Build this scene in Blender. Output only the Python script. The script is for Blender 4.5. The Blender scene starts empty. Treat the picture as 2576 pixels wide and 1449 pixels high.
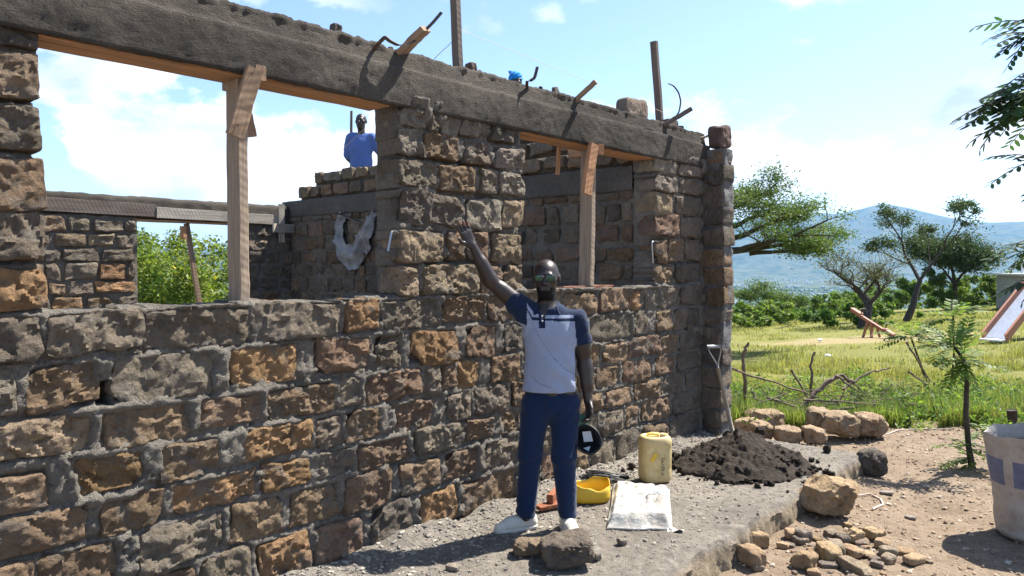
import bpy, bmesh, math, random
import numpy as np
from mathutils import Vector, Matrix, Euler, Quaternion

random.seed(7)
rng = np.random.default_rng(7)
scene = bpy.context.scene
COL = scene.collection
R = math.radians

# ------------------------------------------------------------------ camera, sky, sun, exposure
# world axes: x along the front wall, y into the building, z up (z = 0 is the top of the concrete apron)
CAM = np.array([-3.92, -3.49, 1.68])
YAW = R(42.0)
PITCH = R(1.83)
cam_data = bpy.data.cameras.new('camera')
cam_data.sensor_width = 36.0
cam_data.lens = 36.0 * 1860.0 / 2576.0
cam_data.clip_start = 0.05
cam_data.clip_end = 60000.0
cam = bpy.data.objects.new('camera', cam_data)
COL.objects.link(cam)
cam.location = CAM
cam.rotation_euler = (R(90) - PITCH, 0, YAW - R(90))
scene.camera = cam

SUN_EL = R(56.0)
SUN_AZ = R(-18.0)            # angle from +x towards +y : just in front of the wall plane
SDIR = np.array([math.cos(SUN_EL) * math.cos(SUN_AZ), math.cos(SUN_EL) * math.sin(SUN_AZ), math.sin(SUN_EL)])

world = bpy.data.worlds.new('World')
scene.world = world
world.use_nodes = True
wn = world.node_tree
wn.nodes.clear()
w_out = wn.nodes.new('ShaderNodeOutputWorld')
w_bg = wn.nodes.new('ShaderNodeBackground')
w_sky = wn.nodes.new('ShaderNodeTexSky')
w_sky.sky_type = 'NISHITA'
w_sky.sun_disc = False
w_sky.sun_elevation = SUN_EL
w_sky.sun_rotation = R(90) - SUN_AZ
w_sky.altitude = 1200.0
w_sky.air_density = 1.0
w_sky.dust_density = 1.6
w_sky.ozone_density = 1.0
w_bg.inputs['Strength'].default_value = 0.092
# white cumulus banks low in the sky, thin veil above
w_co = wn.nodes.new('ShaderNodeTexCoord')
w_map = wn.nodes.new('ShaderNodeMapping')
w_map.inputs['Location'].default_value = (9.5, 2.7, 2.9)
w_map.inputs['Scale'].default_value = (1.0, 1.0, 1.7)
w_n1 = wn.nodes.new('ShaderNodeTexNoise')
w_n1.inputs['Scale'].default_value = 3.1
w_n1.inputs['Detail'].default_value = 12.0
w_n1.inputs['Roughness'].default_value = 0.56
w_r1 = wn.nodes.new('ShaderNodeValToRGB')
w_r1.color_ramp.elements[0].position = 0.495
w_r1.color_ramp.elements[1].position = 0.535
w_sep = wn.nodes.new('ShaderNodeSeparateXYZ')
w_el = wn.nodes.new('ShaderNodeMapRange')
w_el.inputs['From Min'].default_value = 0.42
w_el.inputs['From Max'].default_value = 0.20
w_mul = wn.nodes.new('ShaderNodeMath'); w_mul.operation = 'MULTIPLY'
w_mix = wn.nodes.new('ShaderNodeMix'); w_mix.data_type = 'RGBA'
w_n2 = wn.nodes.new('ShaderNodeTexNoise'); w_n2.inputs['Scale'].default_value = 7.0; w_n2.inputs['Detail'].default_value = 6.0
w_r2 = wn.nodes.new('ShaderNodeValToRGB')
w_r2.color_ramp.elements[0].position = 0.35; w_r2.color_ramp.elements[0].color = (2.9, 3.35, 3.9, 1)
w_r2.color_ramp.elements[1].position = 0.62; w_r2.color_ramp.elements[1].color = (6.4, 6.4, 6.5, 1)
wn.links.new(w_map.outputs['Vector'], w_n2.inputs['Vector']); wn.links.new(w_n2.outputs['Fac'], w_r2.inputs['Fac']); wn.links.new(w_r2.outputs['Color'], w_mix.inputs[7])
wn.links.new(w_co.outputs['Generated'], w_map.inputs['Vector'])
wn.links.new(w_map.outputs['Vector'], w_n1.inputs['Vector'])
wn.links.new(w_n1.outputs['Fac'], w_r1.inputs['Fac'])
wn.links.new(w_co.outputs['Generated'], w_sep.inputs['Vector'])
wn.links.new(w_sep.outputs['Z'], w_el.inputs['Value'])
wn.links.new(w_r1.outputs['Color'], w_mul.inputs[0])
wn.links.new(w_el.outputs['Result'], w_mul.inputs[1])
wn.links.new(w_mul.outputs['Value'], w_mix.inputs[0])
wn.links.new(w_sky.outputs['Color'], w_mix.inputs[6])
wn.links.new(w_mix.outputs[2], w_bg.inputs['Color'])
wn.links.new(w_bg.outputs['Background'], w_out.inputs['Surface'])

sun_data = bpy.data.lights.new('sun', 'SUN')
sun_data.energy = 5.0
sun_data.angle = R(0.53)
sun_data.color = (1.0, 0.955, 0.88)
sun = bpy.data.objects.new('sun', sun_data)
COL.objects.link(sun)
sun.rotation_euler = Vector(SDIR).to_track_quat('Z', 'Y').to_euler()
sun.location = (20, -5, 30)

scene.view_settings.view_transform = 'Standard'
scene.view_settings.look = 'None'
scene.view_settings.exposure = 1.5
scene.view_settings.gamma = 1.0
scene.view_settings.use_curve_mapping = False
scene.cycles.max_bounces = 6
scene.cycles.diffuse_bounces = 3
scene.cycles.transparent_max_bounces = 6
scene.cycles.volume_bounces = 1
scene.cycles.use_denoising = True

RT = np.array([math.sin(YAW), -math.cos(YAW), 0.0])      # right of the view
FW = np.array([math.cos(YAW), math.sin(YAW), 0.0])       # forward of the view

# ------------------------------------------------------------------ noise
def _h(ix, iy, iz, seed):
    h = (ix.astype(np.int64) * 374761393 + iy.astype(np.int64) * 668265263 + iz.astype(np.int64) * 1440662683 + seed * 974634777) & 0xFFFFFFFF
    h = ((h ^ (h >> 13)) * 1274126177) & 0xFFFFFFFF
    h = ((h ^ (h >> 15)) * 2246822519) & 0xFFFFFFFF
    return (h ^ (h >> 16)).astype(np.float64) / 4294967295.0

def vnoise(P, scale, seed=0):
    """smooth value noise, -1..1"""
    Q = np.asarray(P, float) * scale
    I = np.floor(Q).astype(np.int64); f = Q - I
    f = f * f * f * (f * (f * 6 - 15) + 10)
    x, y, z = I[:, 0], I[:, 1], I[:, 2]; fx, fy, fz = f[:, 0], f[:, 1], f[:, 2]
    def L(a, b, t): return a + (b - a) * t
    r = L(L(L(_h(x, y, z, seed), _h(x + 1, y, z, seed), fx), L(_h(x, y + 1, z, seed), _h(x + 1, y + 1, z, seed), fx), fy),
          L(L(_h(x, y, z + 1, seed), _h(x + 1, y, z + 1, seed), fx), L(_h(x, y + 1, z + 1, seed), _h(x + 1, y + 1, z + 1, seed), fx), fy), fz)
    return r * 2 - 1

def fbm(P, scale, octv=4, seed=0, gain=0.5):
    s = 0.0; a = 1.0; n = 0.0
    for k in range(octv):
        s = s + a * vnoise(P, scale * 2.03 ** k, seed + 17 * k); n += a; a *= gain
    return s / n * 1.5

def worley(P, scale, seed=0):
    Q = np.asarray(P, float) * scale
    I = np.floor(Q).astype(np.int64)
    f1 = np.full(len(Q), 9.0); f2 = np.full(len(Q), 9.0); idv = np.zeros(len(Q))
    for dx in (-1, 0, 1):
        for dy in (-1, 0, 1):
            for dz in (-1, 0, 1):
                c = I + np.array([dx, dy, dz])
                j = np.stack([_h(c[:, 0], c[:, 1], c[:, 2], seed + k) for k in (1, 2, 3)], 1)
                d = np.linalg.norm(c + j - Q, axis=1)
                m = d < f1
                f2 = np.where(m, f1, np.minimum(f2, d))
                idv = np.where(m, j[:, 0], idv)
                f1 = np.where(m, d, f1)
    return f1, f2, idv

def sstep(a, b, x):
    t = np.clip((x - a) / (b - a), 0, 1); return t * t * (3 - 2 * t)

def P3(*a):
    return np.stack(np.broadcast_arrays(*a), -1).reshape(-1, 3).astype(float)

# ------------------------------------------------------------------ objects
WLOC = {}
def setprops(o, label=None, cat=None, group=None, kind=None):
    if label: o['label'] = label
    if cat: o['category'] = cat
    if group: o['group'] = group
    if kind: o['kind'] = kind
    return o

def thing(name, label, cat, loc, group=None):
    o = bpy.data.objects.new(name, None)
    o.empty_display_size = 0.1
    COL.objects.link(o)
    o.location = loc
    WLOC[o.name] = np.array(loc, float)
    return setprops(o, label, cat, group, 'thing')

def mesh_np(name, V, faces, smooth=True):
    """faces: list of int arrays, each (n,3) or (n,4)"""
    me = bpy.data.meshes.new(name)
    V = np.ascontiguousarray(V, dtype=np.float32)
    me.vertices.add(len(V)); me.vertices.foreach_set('co', V.ravel())
    faces = [np.asarray(f, dtype=np.int32) for f in faces if len(f)]
    tot = np.concatenate([np.full(len(f), f.shape[1], np.int32) for f in faces])
    idx = np.concatenate([f.ravel() for f in faces])
    me.loops.add(len(idx)); me.loops.foreach_set('vertex_index', idx)
    me.polygons.add(len(tot))
    st = np.concatenate([[0], np.cumsum(tot)[:-1]]).astype(np.int32)
    me.polygons.foreach_set('loop_start', st)
    me.polygons.foreach_set('use_smooth', np.full(len(tot), smooth, bool))
    me.update(calc_edges=True)
    me.validate()
    return me

def link(name, me, mat, parent=None, loc=(0, 0, 0), color=None, props=None, rot=None):
    o = bpy.data.objects.new(name, me)
    COL.objects.link(o)
    if mat is not None and not me.materials:
        for m in (mat if isinstance(mat, (list, tuple)) else [mat]): me.materials.append(m)
    loc = np.array(loc, float)
    WLOC[o.name] = loc
    if parent is not None:
        o.parent = parent
        o.location = loc - WLOC[parent.name]
    else:
        o.location = loc
    if rot is not None:
        o.rotation_mode = 'QUATERNION'; o.rotation_quaternion = rot
    if color is not None: o.color = (color[0], color[1], color[2], 1)
    if props: setprops(o, **props)
    return o

def make(name, V, faces, mat, parent=None, smooth=True, color=None, props=None, midx=None, base=None, sharp=None):
    V = np.asarray(V, float)
    if not isinstance(faces, list): faces = [faces]
    c = V.mean(0) if base is None else np.array(base, float)
    if base is None: c[2] = V[:, 2].min()
    me = mesh_np(name, V - c, faces, smooth)
    if sharp: me.set_sharp_from_angle(angle=R(sharp))
    o = link(name, me, mat, parent, c, color, props)
    if midx is not None: me.polygons.foreach_set('material_index', np.asarray(midx, np.int32))
    return o

class MB:
    """collects simple shapes into one mesh"""
    def __init__(s): s.V = []; s.F3 = []; s.F4 = []; s.n = 0
    def add(s, V, F):
        V = np.asarray(V, float); F = np.asarray(F, int)
        s.V.append(V)
        if len(F): (s.F3 if F.shape[1] == 3 else s.F4).append(F + s.n)
        s.n += len(V); return s
    def grid(s, P, wrap_u=False, wrap_v=False):
        """P: (nu,nv,3)"""
        nu, nv = P.shape[:2]
        s.add(P.reshape(-1, 3), grid_faces(nu, nv, wrap_u, wrap_v)); return s
    def tube(s, pts, rad, k=8, cap=True, seed=None, rough=0.0):
        pts = np.asarray(pts, float); n = len(pts)
        rad = np.broadcast_to(np.asarray(rad, float), (n,))
        T = np.gradient(pts, axis=0); T /= np.linalg.norm(T, axis=1)[:, None] + 1e-9
        up = np.array([0, 0, 1.0]) if abs(T[0][2]) < 0.9 else np.array([1.0, 0, 0])
        a = np.cross(T[0], up); a /= np.linalg.norm(a)
        rings = []
        for i in range(n):
            a = a - T[i] * (a @ T[i]); a /= np.linalg.norm(a) + 1e-9
            b = np.cross(T[i], a)
            th = np.arange(k) * 2 * math.pi / k
            rr = rad[i] * (1 + (rough * rng.standard_normal(k) if rough else 0))
            rings.append(pts[i] + (np.cos(th) * rr)[:, None] * a + (np.sin(th) * rr)[:, None] * b if rough else pts[i] + rad[i] * (np.cos(th)[:, None] * a + np.sin(th)[:, None] * b))
        Pm = np.array(rings)
        base = s.n
        s.grid(Pm, wrap_v=True)
        if cap:
            for ring, rev in ((0, True), (n - 1, False)):
                c = s.n; s.V.append(pts[ring][None]); s.n += 1
                i = np.arange(k); j = (i + 1) % k
                f = np.stack([base + ring * k + i, base + ring * k + j, np.full(k, c)], 1)
                s.F3.append(f[:, ::-1] if rev else f)
        return s
    def box(s, c, h, M=None):
        """centre, half sizes, optional 3x3 axes (rows)"""
        u = np.array([[x, y, z] for x in (-1, 1) for y in (-1, 1) for z in (-1, 1)], float) * np.asarray(h, float)
        if M is not None: u = u @ np.asarray(M, float)
        F = [[0, 1, 3, 2], [4, 6, 7, 5], [0, 4, 5, 1], [2, 3, 7, 6], [0, 2, 6, 4], [1, 5, 7, 3]]
        return s.add(u + np.asarray(c, float), F)
    def lathe(s, prof, c=(0, 0, 0), k=24, cap=True):
        prof = np.asarray(prof, float); th = np.arange(k) * 2 * math.pi / k
        Pm = np.stack([prof[:, None, 0] * np.cos(th), prof[:, None, 0] * np.sin(th), np.repeat(prof[:, 1:2], k, 1)], -1) + np.asarray(c, float)
        s.grid(Pm, wrap_v=True); return s
    def faces(s):
        out = []
        if s.F3: out.append(np.concatenate(s.F3))
        if s.F4: out.append(np.concatenate(s.F4))
        return out
    def build(s, name, mat, parent=None, smooth=True, color=None, props=None, base=None):
        return make(name, np.concatenate(s.V), s.faces(), mat, parent, smooth, color, props, base=base)

def grid_faces(nu, nv, wrap_u=False, wrap_v=False):
    i = np.arange(nu if wrap_u else nu - 1); j = np.arange(nv if wrap_v else nv - 1)
    I, J = np.meshgrid(i, j, indexing='ij'); I2 = (I + 1) % nu; J2 = (J + 1) % nv
    return np.stack([I * nv + J, I2 * nv + J, I2 * nv + J2, I * nv + J2], -1).reshape(-1, 4)

# ------------------------------------------------------------------ materials
class NT:
    def __init__(s, name):
        s.m = bpy.data.materials.new(name); s.m.use_nodes = True
        s.t = s.m.node_tree; s.t.nodes.clear()
        s.out = s.t.nodes.new('ShaderNodeOutputMaterial')
    def n(s, typ, props=None, **inp):
        nd = s.t.nodes.new('ShaderNode' + typ)
        for k, v in (props or {}).items(): setattr(nd, k, v)
        for k, v in inp.items(): s.set(nd, k, v)
        return nd
    def set(s, nd, key, v):
        key = key.replace('_', ' ') if isinstance(key, str) else key
        if isinstance(key, str) and key.startswith('i') and key[1:].isdigit(): key = int(key[1:])
        sock = nd.inputs[key]
        if isinstance(v, bpy.types.NodeSocket): s.t.links.new(v, sock)
        else: sock.default_value = v if not (isinstance(v, tuple) and len(v) == 3 and sock.type == 'RGBA') else (*v, 1)
    def pos(s, scale=(1, 1, 1), obj=False):
        src = s.n('TexCoord').outputs['Object'] if obj else s.n('NewGeometry').outputs['Position']
        return s.n('Mapping', Vector=src, Scale=scale).outputs['Vector']
    def noise(s, vec, scale, detail=4, rough=0.55, dist=0.0):
        return s.n('TexNoise', Vector=vec, Scale=scale, Detail=detail, Roughness=rough, Distortion=dist).outputs['Fac']
    def ramp(s, fac, stops):
        r = s.n('ValToRGB', Fac=fac); e = r.color_ramp.elements
        while len(e) > 1: e.remove(e[-1])
        e[0].position = stops[0][0]; e[0].color = s.c4(stops[0][1])
        for p, c in stops[1:]:
            x = e.new(p); x.color = s.c4(c)
        return r.outputs['Color']
    def c4(s, c): return (c, c, c, 1) if not hasattr(c, '__len__') else (*c[:3], 1)
    def mix(s, fac, a, b, mode='MIX'):
        nd = s.n('Mix', {'data_type': 'RGBA', 'blend_type': mode})
        s.set(nd, 0, fac)
        for k, v in ((6, a), (7, b)):
            if isinstance(v, bpy.types.NodeSocket): s.t.links.new(v, nd.inputs[k])
            else: nd.inputs[k].default_value = s.c4(v)
        return nd.outputs[2]
    def math(s, op, a, b=0.0):
        nd = s.n('Math', {'operation': op}); s.set(nd, 0, a); s.set(nd, 1, b); return nd.outputs[0]
    def objcol(s): return s.n('ObjectInfo').outputs['Color']
    def objrand(s): return s.n('ObjectInfo').outputs['Random']
    def bump(s, h, strength=0.5, dist=0.01, normal=None):
        b = s.n('Bump', Height=h, Strength=strength, Distance=dist)
        if normal is not None: s.set(b, 'Normal', normal)
        return b.outputs['Normal']
    def surf(s, color, rough=0.9, normal=None, **kw):
        b = s.n('BsdfPrincipled', Base_Color=color, Roughness=rough)
        if 'Specular_IOR_Level' not in kw: kw['Specular_IOR_Level'] = 0.25
        for k, v in kw.items(): s.set(b, k, v)
        if normal is not None: s.set(b, 'Normal', normal)
        s.t.links.new(b.outputs[0], s.out.inputs['Surface']); return s.m

def m_stone(name='quarried stone', dust=True, bumpk=1.0):
    t = NT(name); p = t.pos()
    n1 = t.noise(p, 9, 5, .6); n2 = t.noise(p, 34, 8, .72); n3 = t.noise(p, 170, 4, .7); n0 = t.noise(p, 3.1, 3)
    v = t.ramp(n1, [(.25, .66), (.5, 1.0), (.75, 1.3)])
    c = t.mix(1.0, t.objcol(), v, 'MULTIPLY')
    c = t.mix(t.ramp(n2, [(.35, .0), (.62, .55)]), c, t.mix(1.0, c, (1.45, 1.3, 1.1), 'MULTIPLY'))
    c = t.mix(t.ramp(n2, [(.30, .65), (.46, .0)]), c, t.mix(1.0, c, (.45, .42, .42), 'MULTIPLY'))
    if dust:   # cement smears dried on the stone
        c = t.mix(t.ramp(t.noise(p, 5.5, 6, .7, .4), [(.52, .0), (.62, .75)]), c, (.21, .187, .157))
    h = t.math('ADD', t.math('MULTIPLY', n2, 1.0), t.math('MULTIPLY', n3, .38))
    vo = t.n('TexVoronoi', {'feature': 'F1'}, Vector=p, Scale=42.0).outputs['Distance']
    h = t.math('ADD', h, t.math('MULTIPLY', vo, .35))
    nm = t.bump(h, 1.0 * bumpk, .06)
    return t.surf(c, .95, nm, Specular_IOR_Level=.12)

def m_mortar(name, base=(.22, .198, .167), streak=False):
    t = NT(name); p = t.pos()
    n1 = t.noise(p, 3.2, 5, .6); n2 = t.noise(p, 38, 6, .7); n3 = t.noise(p, 130, 3)
    c = t.mix(t.ramp(n1, [(.3, 0.), (.7, 1.)]), tuple(x * .72 for x in base), tuple(x * 1.15 for x in base))
    c = t.mix(t.ramp(n2, [(.35, .6), (.6, 0.)]), c, tuple(x * .5 for x in base))
    c = t.mix(t.ramp(n3, [(.62, 0.), (.72, .5)]), c, tuple(min(1, x * 1.5) for x in base))
    nm = t.bump(t.math('ADD', n2, t.math('MULTIPLY', n3, .5)), 1.0, .032)
    return t.surf(c, .95, nm, Specular_IOR_Level=.1)

def m_beam():
    t = NT('ring beam concrete'); p = t.pos(); q = t.pos((26, 20, 95))
    n1 = t.noise(p, 2.6, 5, .6); n2 = t.noise(q, 1.0, 5, .65, 1.6); n3 = t.noise(p, 90, 5, .7)
    base = (.142, .125, .106)
    c = t.mix(t.ramp(n1, [(.3, 0.), (.7, 1.)]), tuple(x * .72 for x in base), tuple(x * 1.2 for x in base))
    c = t.mix(t.ramp(n3, [(.35, .5), (.55, 0.)]), c, (.06, .053, .046))
    c = t.mix(t.ramp(t.noise(p, .9, 5, .65), [(.46, 0.), (.6, .7)]), c, (.058, .051, .044))
    nm = t.bump(t.math('ADD', t.math('MULTIPLY', n2, 1.0), t.math('MULTIPLY', n3, .9)), 1.0, .03)
    return t.surf(c, .95, nm, Specular_IOR_Level=.1)

def m_plain(name, col, rough=.8, nscale=30, var=.25, bump=.15, spec=.25, **kw):
    t = NT(name); p = t.pos(); n1 = t.noise(p, nscale, 5, .6); n2 = t.noise(p, nscale * .13, 4)
    c = t.mix(t.ramp(n1, [(.3, 0.), (.7, 1.)]), tuple(x * (1 - var) for x in col), tuple(min(1, x * (1 + var)) for x in col))
    c = t.mix(t.ramp(n2, [(.35, var), (.6, 0.)]), c, tuple(x * .55 for x in col))
    return t.surf(c, rough, t.bump(n1, bump, .01), Specular_IOR_Level=spec, **kw)

def m_objcol(name, rough=.8, nscale=30, var=.25, bump=.15, spec=.25, **kw):
    t = NT(name); p = t.pos(); n1 = t.noise(p, nscale, 5, .6)
    c = t.mix(1.0, t.objcol(), t.ramp(n1, [(.3, 1 - var), (.7, 1 + var)]), 'MULTIPLY')
    return t.surf(c, rough, t.bump(n1, bump, .01), Specular_IOR_Level=spec, **kw)

def m_wood():
    t = NT('sawn timber'); q = t.pos((26, 26, 1.4), obj=True); w = t.pos((1, 1, 1), obj=True)
    n1 = t.noise(q, 1.6, 6, .65, .6); n2 = t.noise(w, 4.0, 4); n3 = t.noise(q, 7, 3)
    c = t.mix(1.0, t.objcol(), t.ramp(n1, [(.25, .5), (.5, 1.0), (.72, 1.3)]), 'MULTIPLY')
    c = t.mix(t.ramp(n2, [(.5, 0.), (.72, .55)]), c, (.16, .14, .12))
    # slanting saw marks
    sw = t.n('TexWave', {'wave_type': 'BANDS', 'bands_direction': 'DIAGONAL'}, Vector=t.pos((.5, .5, 1.0), obj=True), Scale=14.0, Distortion=1.2, Detail=2.0)
    h = t.math('ADD', t.math('MULTIPLY', n1, .8), t.math('MULTIPLY', sw.outputs['Fac'], .35))
    return t.surf(c, .85, t.bump(t.math('ADD', h, t.math('MULTIPLY', n3, .3)), .55, .004), Specular_IOR_Level=.2)

def m_leaf(name, col, col2, trans=.35, scale=3.0):
    t = NT(name); p = t.pos(); n = t.noise(p, scale, 3)
    c = t.mix(t.ramp(n, [(.35, 0.), (.65, 1.)]), col, col2)
    r = t.n('NewGeometry').outputs['Random Per Island']
    c = t.mix(1.0, c, t.ramp(r, [(0., .6), (1., 1.4)]), 'MULTIPLY')
    d = t.n('BsdfPrincipled', Base_Color=c, Roughness=.55, Specular_IOR_Level=.3)
    tr = t.n('BsdfTranslucent', Color=t.mix(1.0, c, (1.25, 1.35, .7), 'MULTIPLY'))
    mx = t.n('MixShader', Fac=trans, i1=d.outputs[0], i2=tr.outputs[0])
    t.t.links.new(mx.outputs[0], t.out.inputs['Surface']); return t.m

MAT = {}
MAT['stone'] = m_stone()
MAT['rock'] = m_stone('field rock', dust=False, bumpk=.8)
MAT['mortar'] = m_mortar('cement mortar')
MAT['mortar_dark'] = m_mortar('old mortar', (.21, .205, .20))
MAT['band'] = m_mortar('cast concrete band', (.155, .140, .122))
MAT['beam'] = m_beam()
MAT['wood'] = m_wood()
MAT['iron'] = m_plain('rusty hoop iron', (.10, .075, .06), .6, 60, .4, .2, .4, Metallic=.4)
MAT['galv'] = m_plain('galvanised strip', (.38, .39, .40), .4, 60, .1, .05, .5, Metallic=.8)
MAT['bark'] = m_plain('bark', (.06, .049, .041), .95, 25, .5, .8)
MAT['twig'] = m_plain('dry twig', (.17, .13, .10), .95, 25, .4, .5)

# ------------------------------------------------------------------ terrain
def cam_xd(P):
    r = P[:, :2] - CAM[:2]
    return r @ RT[:2], r @ FW[:2]

def terrain(x, y):
    """height of the ground at world x, y"""
    P = np.stack([np.atleast_1d(x), np.atleast_1d(y)], 1).astype(float)
    X, D = cam_xd(P)
    rr = np.hypot(X, D)
    side = np.maximum(X - 6, 0)
    z = -0.17 - 0.050 * np.clip(D - 8, 0, 60) + 0.045 * np.minimum(side, 40) * sstep(8, 20, D)
    z = np.where(D < 0, -0.17, z)
    # the yard dips in front of the apron edge a little and rises to the right
    z = z + 0.05 * sstep(3.0, 5.0, X) * (1 - sstep(8, 12, D))
    far = sstep(48, 900, rr) ** 0.8
    z = z - far * 105 * sstep(48, 80, rr)
    Q = np.stack([P[:, 0], P[:, 1], np.zeros(len(P))], 1)
    z = z + 0.05 * fbm(Q, .7, 3, 5) * sstep(6, 14, rr) + .35 * fbm(Q, .06, 3, 8) * sstep(25, 60, rr)
    z = z + 9 * fbm(Q, .004, 4, 11) * sstep(300, 1200, rr)
    z = z + .030 * fbm(Q, 2.3, 4, 3) * (1 - sstep(10, 20, rr))
    # mountain range: ridge profile by azimuth
    az = np.degrees(np.arctan2(X, D))
    prof = np.interp(az, [-180, -60, -40, -30, -22, -12, 0, 10, 17, 19, 20.3, 21.4, 22.5, 23.6, 25, 25.9, 26.5, 27.2, 28, 30, 31.8, 33, 34.7, 40, 50, 70, 120, 180],
                     [160, 120, 150, 140, 170, 200, 260, 380, 440, 475, 510, 529, 505, 492, 525, 560, 578, 562, 538, 455, 388, 378, 380, 400, 360, 300, 200, 160])
    q2 = np.stack([az * .35, np.log(np.maximum(rr, 1)) * 14, np.zeros(len(az))], 1)
    ridge = sstep(5200, 8200, rr)
    rough = fbm(q2, 1.0, 5, 21) * 80 * ridge * (1 - sstep(6600, 8000, rr))
    z = z + (prof * 1.03 + 105) * ridge + rough
    z = z + (rr > 8400) * -(rr - 8400) * .05
    return z

def terrain1(x, y): return float(terrain(np.array([x]), np.array([y]))[0])

angs = np.concatenate([np.linspace(-180, -44, 34)[:-1], np.linspace(-44, 44, 300), np.linspace(44, 180, 34)[1:-1]])
rad = np.concatenate([np.linspace(.4, 2.2, 10)[:-1], np.linspace(2.2, 9.5, 190)[:-1], np.geomspace(9.5, 60, 80)[:-1], np.geomspace(60, 5000, 70)[:-1], np.linspace(5000, 8400, 60)[:-1], np.geomspace(8400, 14000, 8)])
A, RR = np.meshgrid(np.radians(angs), rad, indexing='ij')
gx = CAM[0] + RR * (np.sin(A) * RT[0] + np.cos(A) * FW[0]); gy = CAM[1] + RR * (np.sin(A) * RT[1] + np.cos(A) * FW[1])
gz = terrain(gx.ravel(), gy.ravel()).reshape(gx.shape)
# keep the sheet below the apron and the building floor
inb = (gx > -7) & (gx < 2.9) & (gy > -1.42)
gz = np.where(inb & (gy < 8), np.minimum(gz, -.24), gz)
G = np.stack([gx, gy, gz], -1)

t = NT('earth and grass'); p = t.pos()
sx = t.n('SeparateXYZ', Vector=t.n('NewGeometry').outputs['Position'])
# distance along the view from the yard; grass begins past the boulders
fx = t.math('ADD', t.math('MULTIPLY', t.math('SUBTRACT', sx.outputs['X'], float(CAM[0])), float(FW[0])), t.math('MULTIPLY', t.math('SUBTRACT', sx.outputs['Y'], float(CAM[1])), float(FW[1])))
rx = t.math('ADD', t.math('MULTIPLY', t.math('SUBTRACT', sx.outputs['X'], float(CAM[0])), float(RT[0])), t.math('MULTIPLY', t.math('SUBTRACT', sx.outputs['Y'], float(CAM[1])), float(RT[1])))
nA = t.noise(p, .9, 5, .6); nB = t.noise(p, 14, 6, .7); nC = t.noise(p, 70, 5, .7); nD = t.noise(p, .16, 4, .6)
dirt = t.mix(t.ramp(nA, [(.3, 0.), (.7, 1.)]), (.20, .150, .104), (.275, .215, .155))
dirt = t.mix(t.ramp(nB, [(.35, .7), (.55, 0.)]), dirt, (.145, .10, .07))
dirt = t.mix(t.ramp(nC, [(.58, 0.), (.70, .6)]), dirt, (.36, .30, .23))
grass = t.mix(t.ramp(nD, [(.3, 0.), (.7, 1.)]), (.15, .155, .045), (.215, .195, .07))
grass = t.mix(t.ramp(nB, [(.35, .6), (.6, 0.)]), grass, (.10, .12, .03))
grass = t.mix(t.ramp(nC, [(.55, 0.), (.75, .5)]), grass, (.29, .26, .12))
gm = t.math('ADD', fx, t.math('MULTIPLY', t.math('SUBTRACT', nA, .5), 1.6))
fac = t.n('MapRange', Value=gm, From_Min=8.0, From_Max=8.9).outputs[0]
# bare path and play-ground patch further out
dx_ = t.math('DIVIDE', t.math('SUBTRACT', rx, 11.6), 4.2); dy_ = t.math('DIVIDE', t.math('SUBTRACT', fx, 23.4), 1.3)
pd = t.math('ADD', t.math('ADD', t.math('MULTIPLY', dx_, dx_), t.math('MULTIPLY', dy_, dy_)), t.math('MULTIPLY', t.math('SUBTRACT', nA, .5), 1.8))
bare = t.n('MapRange', Value=pd, From_Min=1.15, From_Max=.75).outputs[0]
far_f = t.n('MapRange', Value=fx, From_Min=60.0, From_Max=300.0).outputs[0]
farc = t.mix(t.ramp(t.noise(p, .011, 6, .65), [(.35, 0.), (.6, 1.)]), (.028, .05, .018), (.10, .105, .05))
c = t.mix(fac, dirt, t.mix(t.math('MULTIPLY', bare, .45), grass, (.37, .27, .18)))
c = t.mix(far_f, c, farc)
hb = t.math('ADD', nB, t.math('MULTIPLY', nC, .6))
MAT['ground'] = t.surf(c, .97, t.bump(hb, .85, .03), Specular_IOR_Level=.08)
ground = make('ground', G.reshape(-1, 3), grid_faces(*G.shape[:2])[:, ::-1], MAT['ground'], base=(0, 0, 0), props=dict(kind='structure'))

# ------------------------------------------------------------------ concrete apron in front of the wall
us = np.arange(-6.5, 3.0, .024); vs = np.linspace(0, 1, 64)
U, T = np.meshgrid(us, vs, indexing='ij')
edge = -1.44 - .05 * np.clip((.0 - us) / 3, 0, 1) + .014 * fbm(P3(us, 0 * us, 0 * us), 2.2, 4, 31) + .016 * fbm(P3(us, 0 * us, 0 * us), 13, 3, 32)
Vv = .05 + (edge[:, None] - .05) * T
Zz = .010 * fbm(P3(U, Vv, 0 * U), 1.6, 4, 33).reshape(U.shape) + .006 * fbm(P3(U, Vv, 0 * U), 14, 3, 34).reshape(U.shape)
Zz -= .014 * sstep(.98, 1.0, T) * (1 + .9 * fbm(P3(U, 0 * U, 0 * U), 5, 3, 35).reshape(U.shape))
# mortar fillet and grit heaped against the wall foot
Zz += .05 * np.exp(-((Vv + .03) / .10) ** 2) * (1 + fbm(P3(U, Vv, 0 * U), 3.5, 3, 36).reshape(U.shape))
top = np.stack([U, Vv, Zz], -1)
# broken front face
k = 10; fr = []
for i in range(1, k + 1):
    s_ = i / k
    zz = top[:, -1, 2] * (1 - s_) + (-.34) * s_
    q = P3(us, 0 * us + 3.0, zz)
    vv = edge - .018 + .013 * fbm(q, 4.5, 4, 37) + .012 * fbm(q, 22, 3, 38) - .05 * s_ ** 1.3
    fr.append(np.stack([us, vv, zz], -1))
AP = np.concatenate([top, np.stack(fr, 1)], 1)
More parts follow.
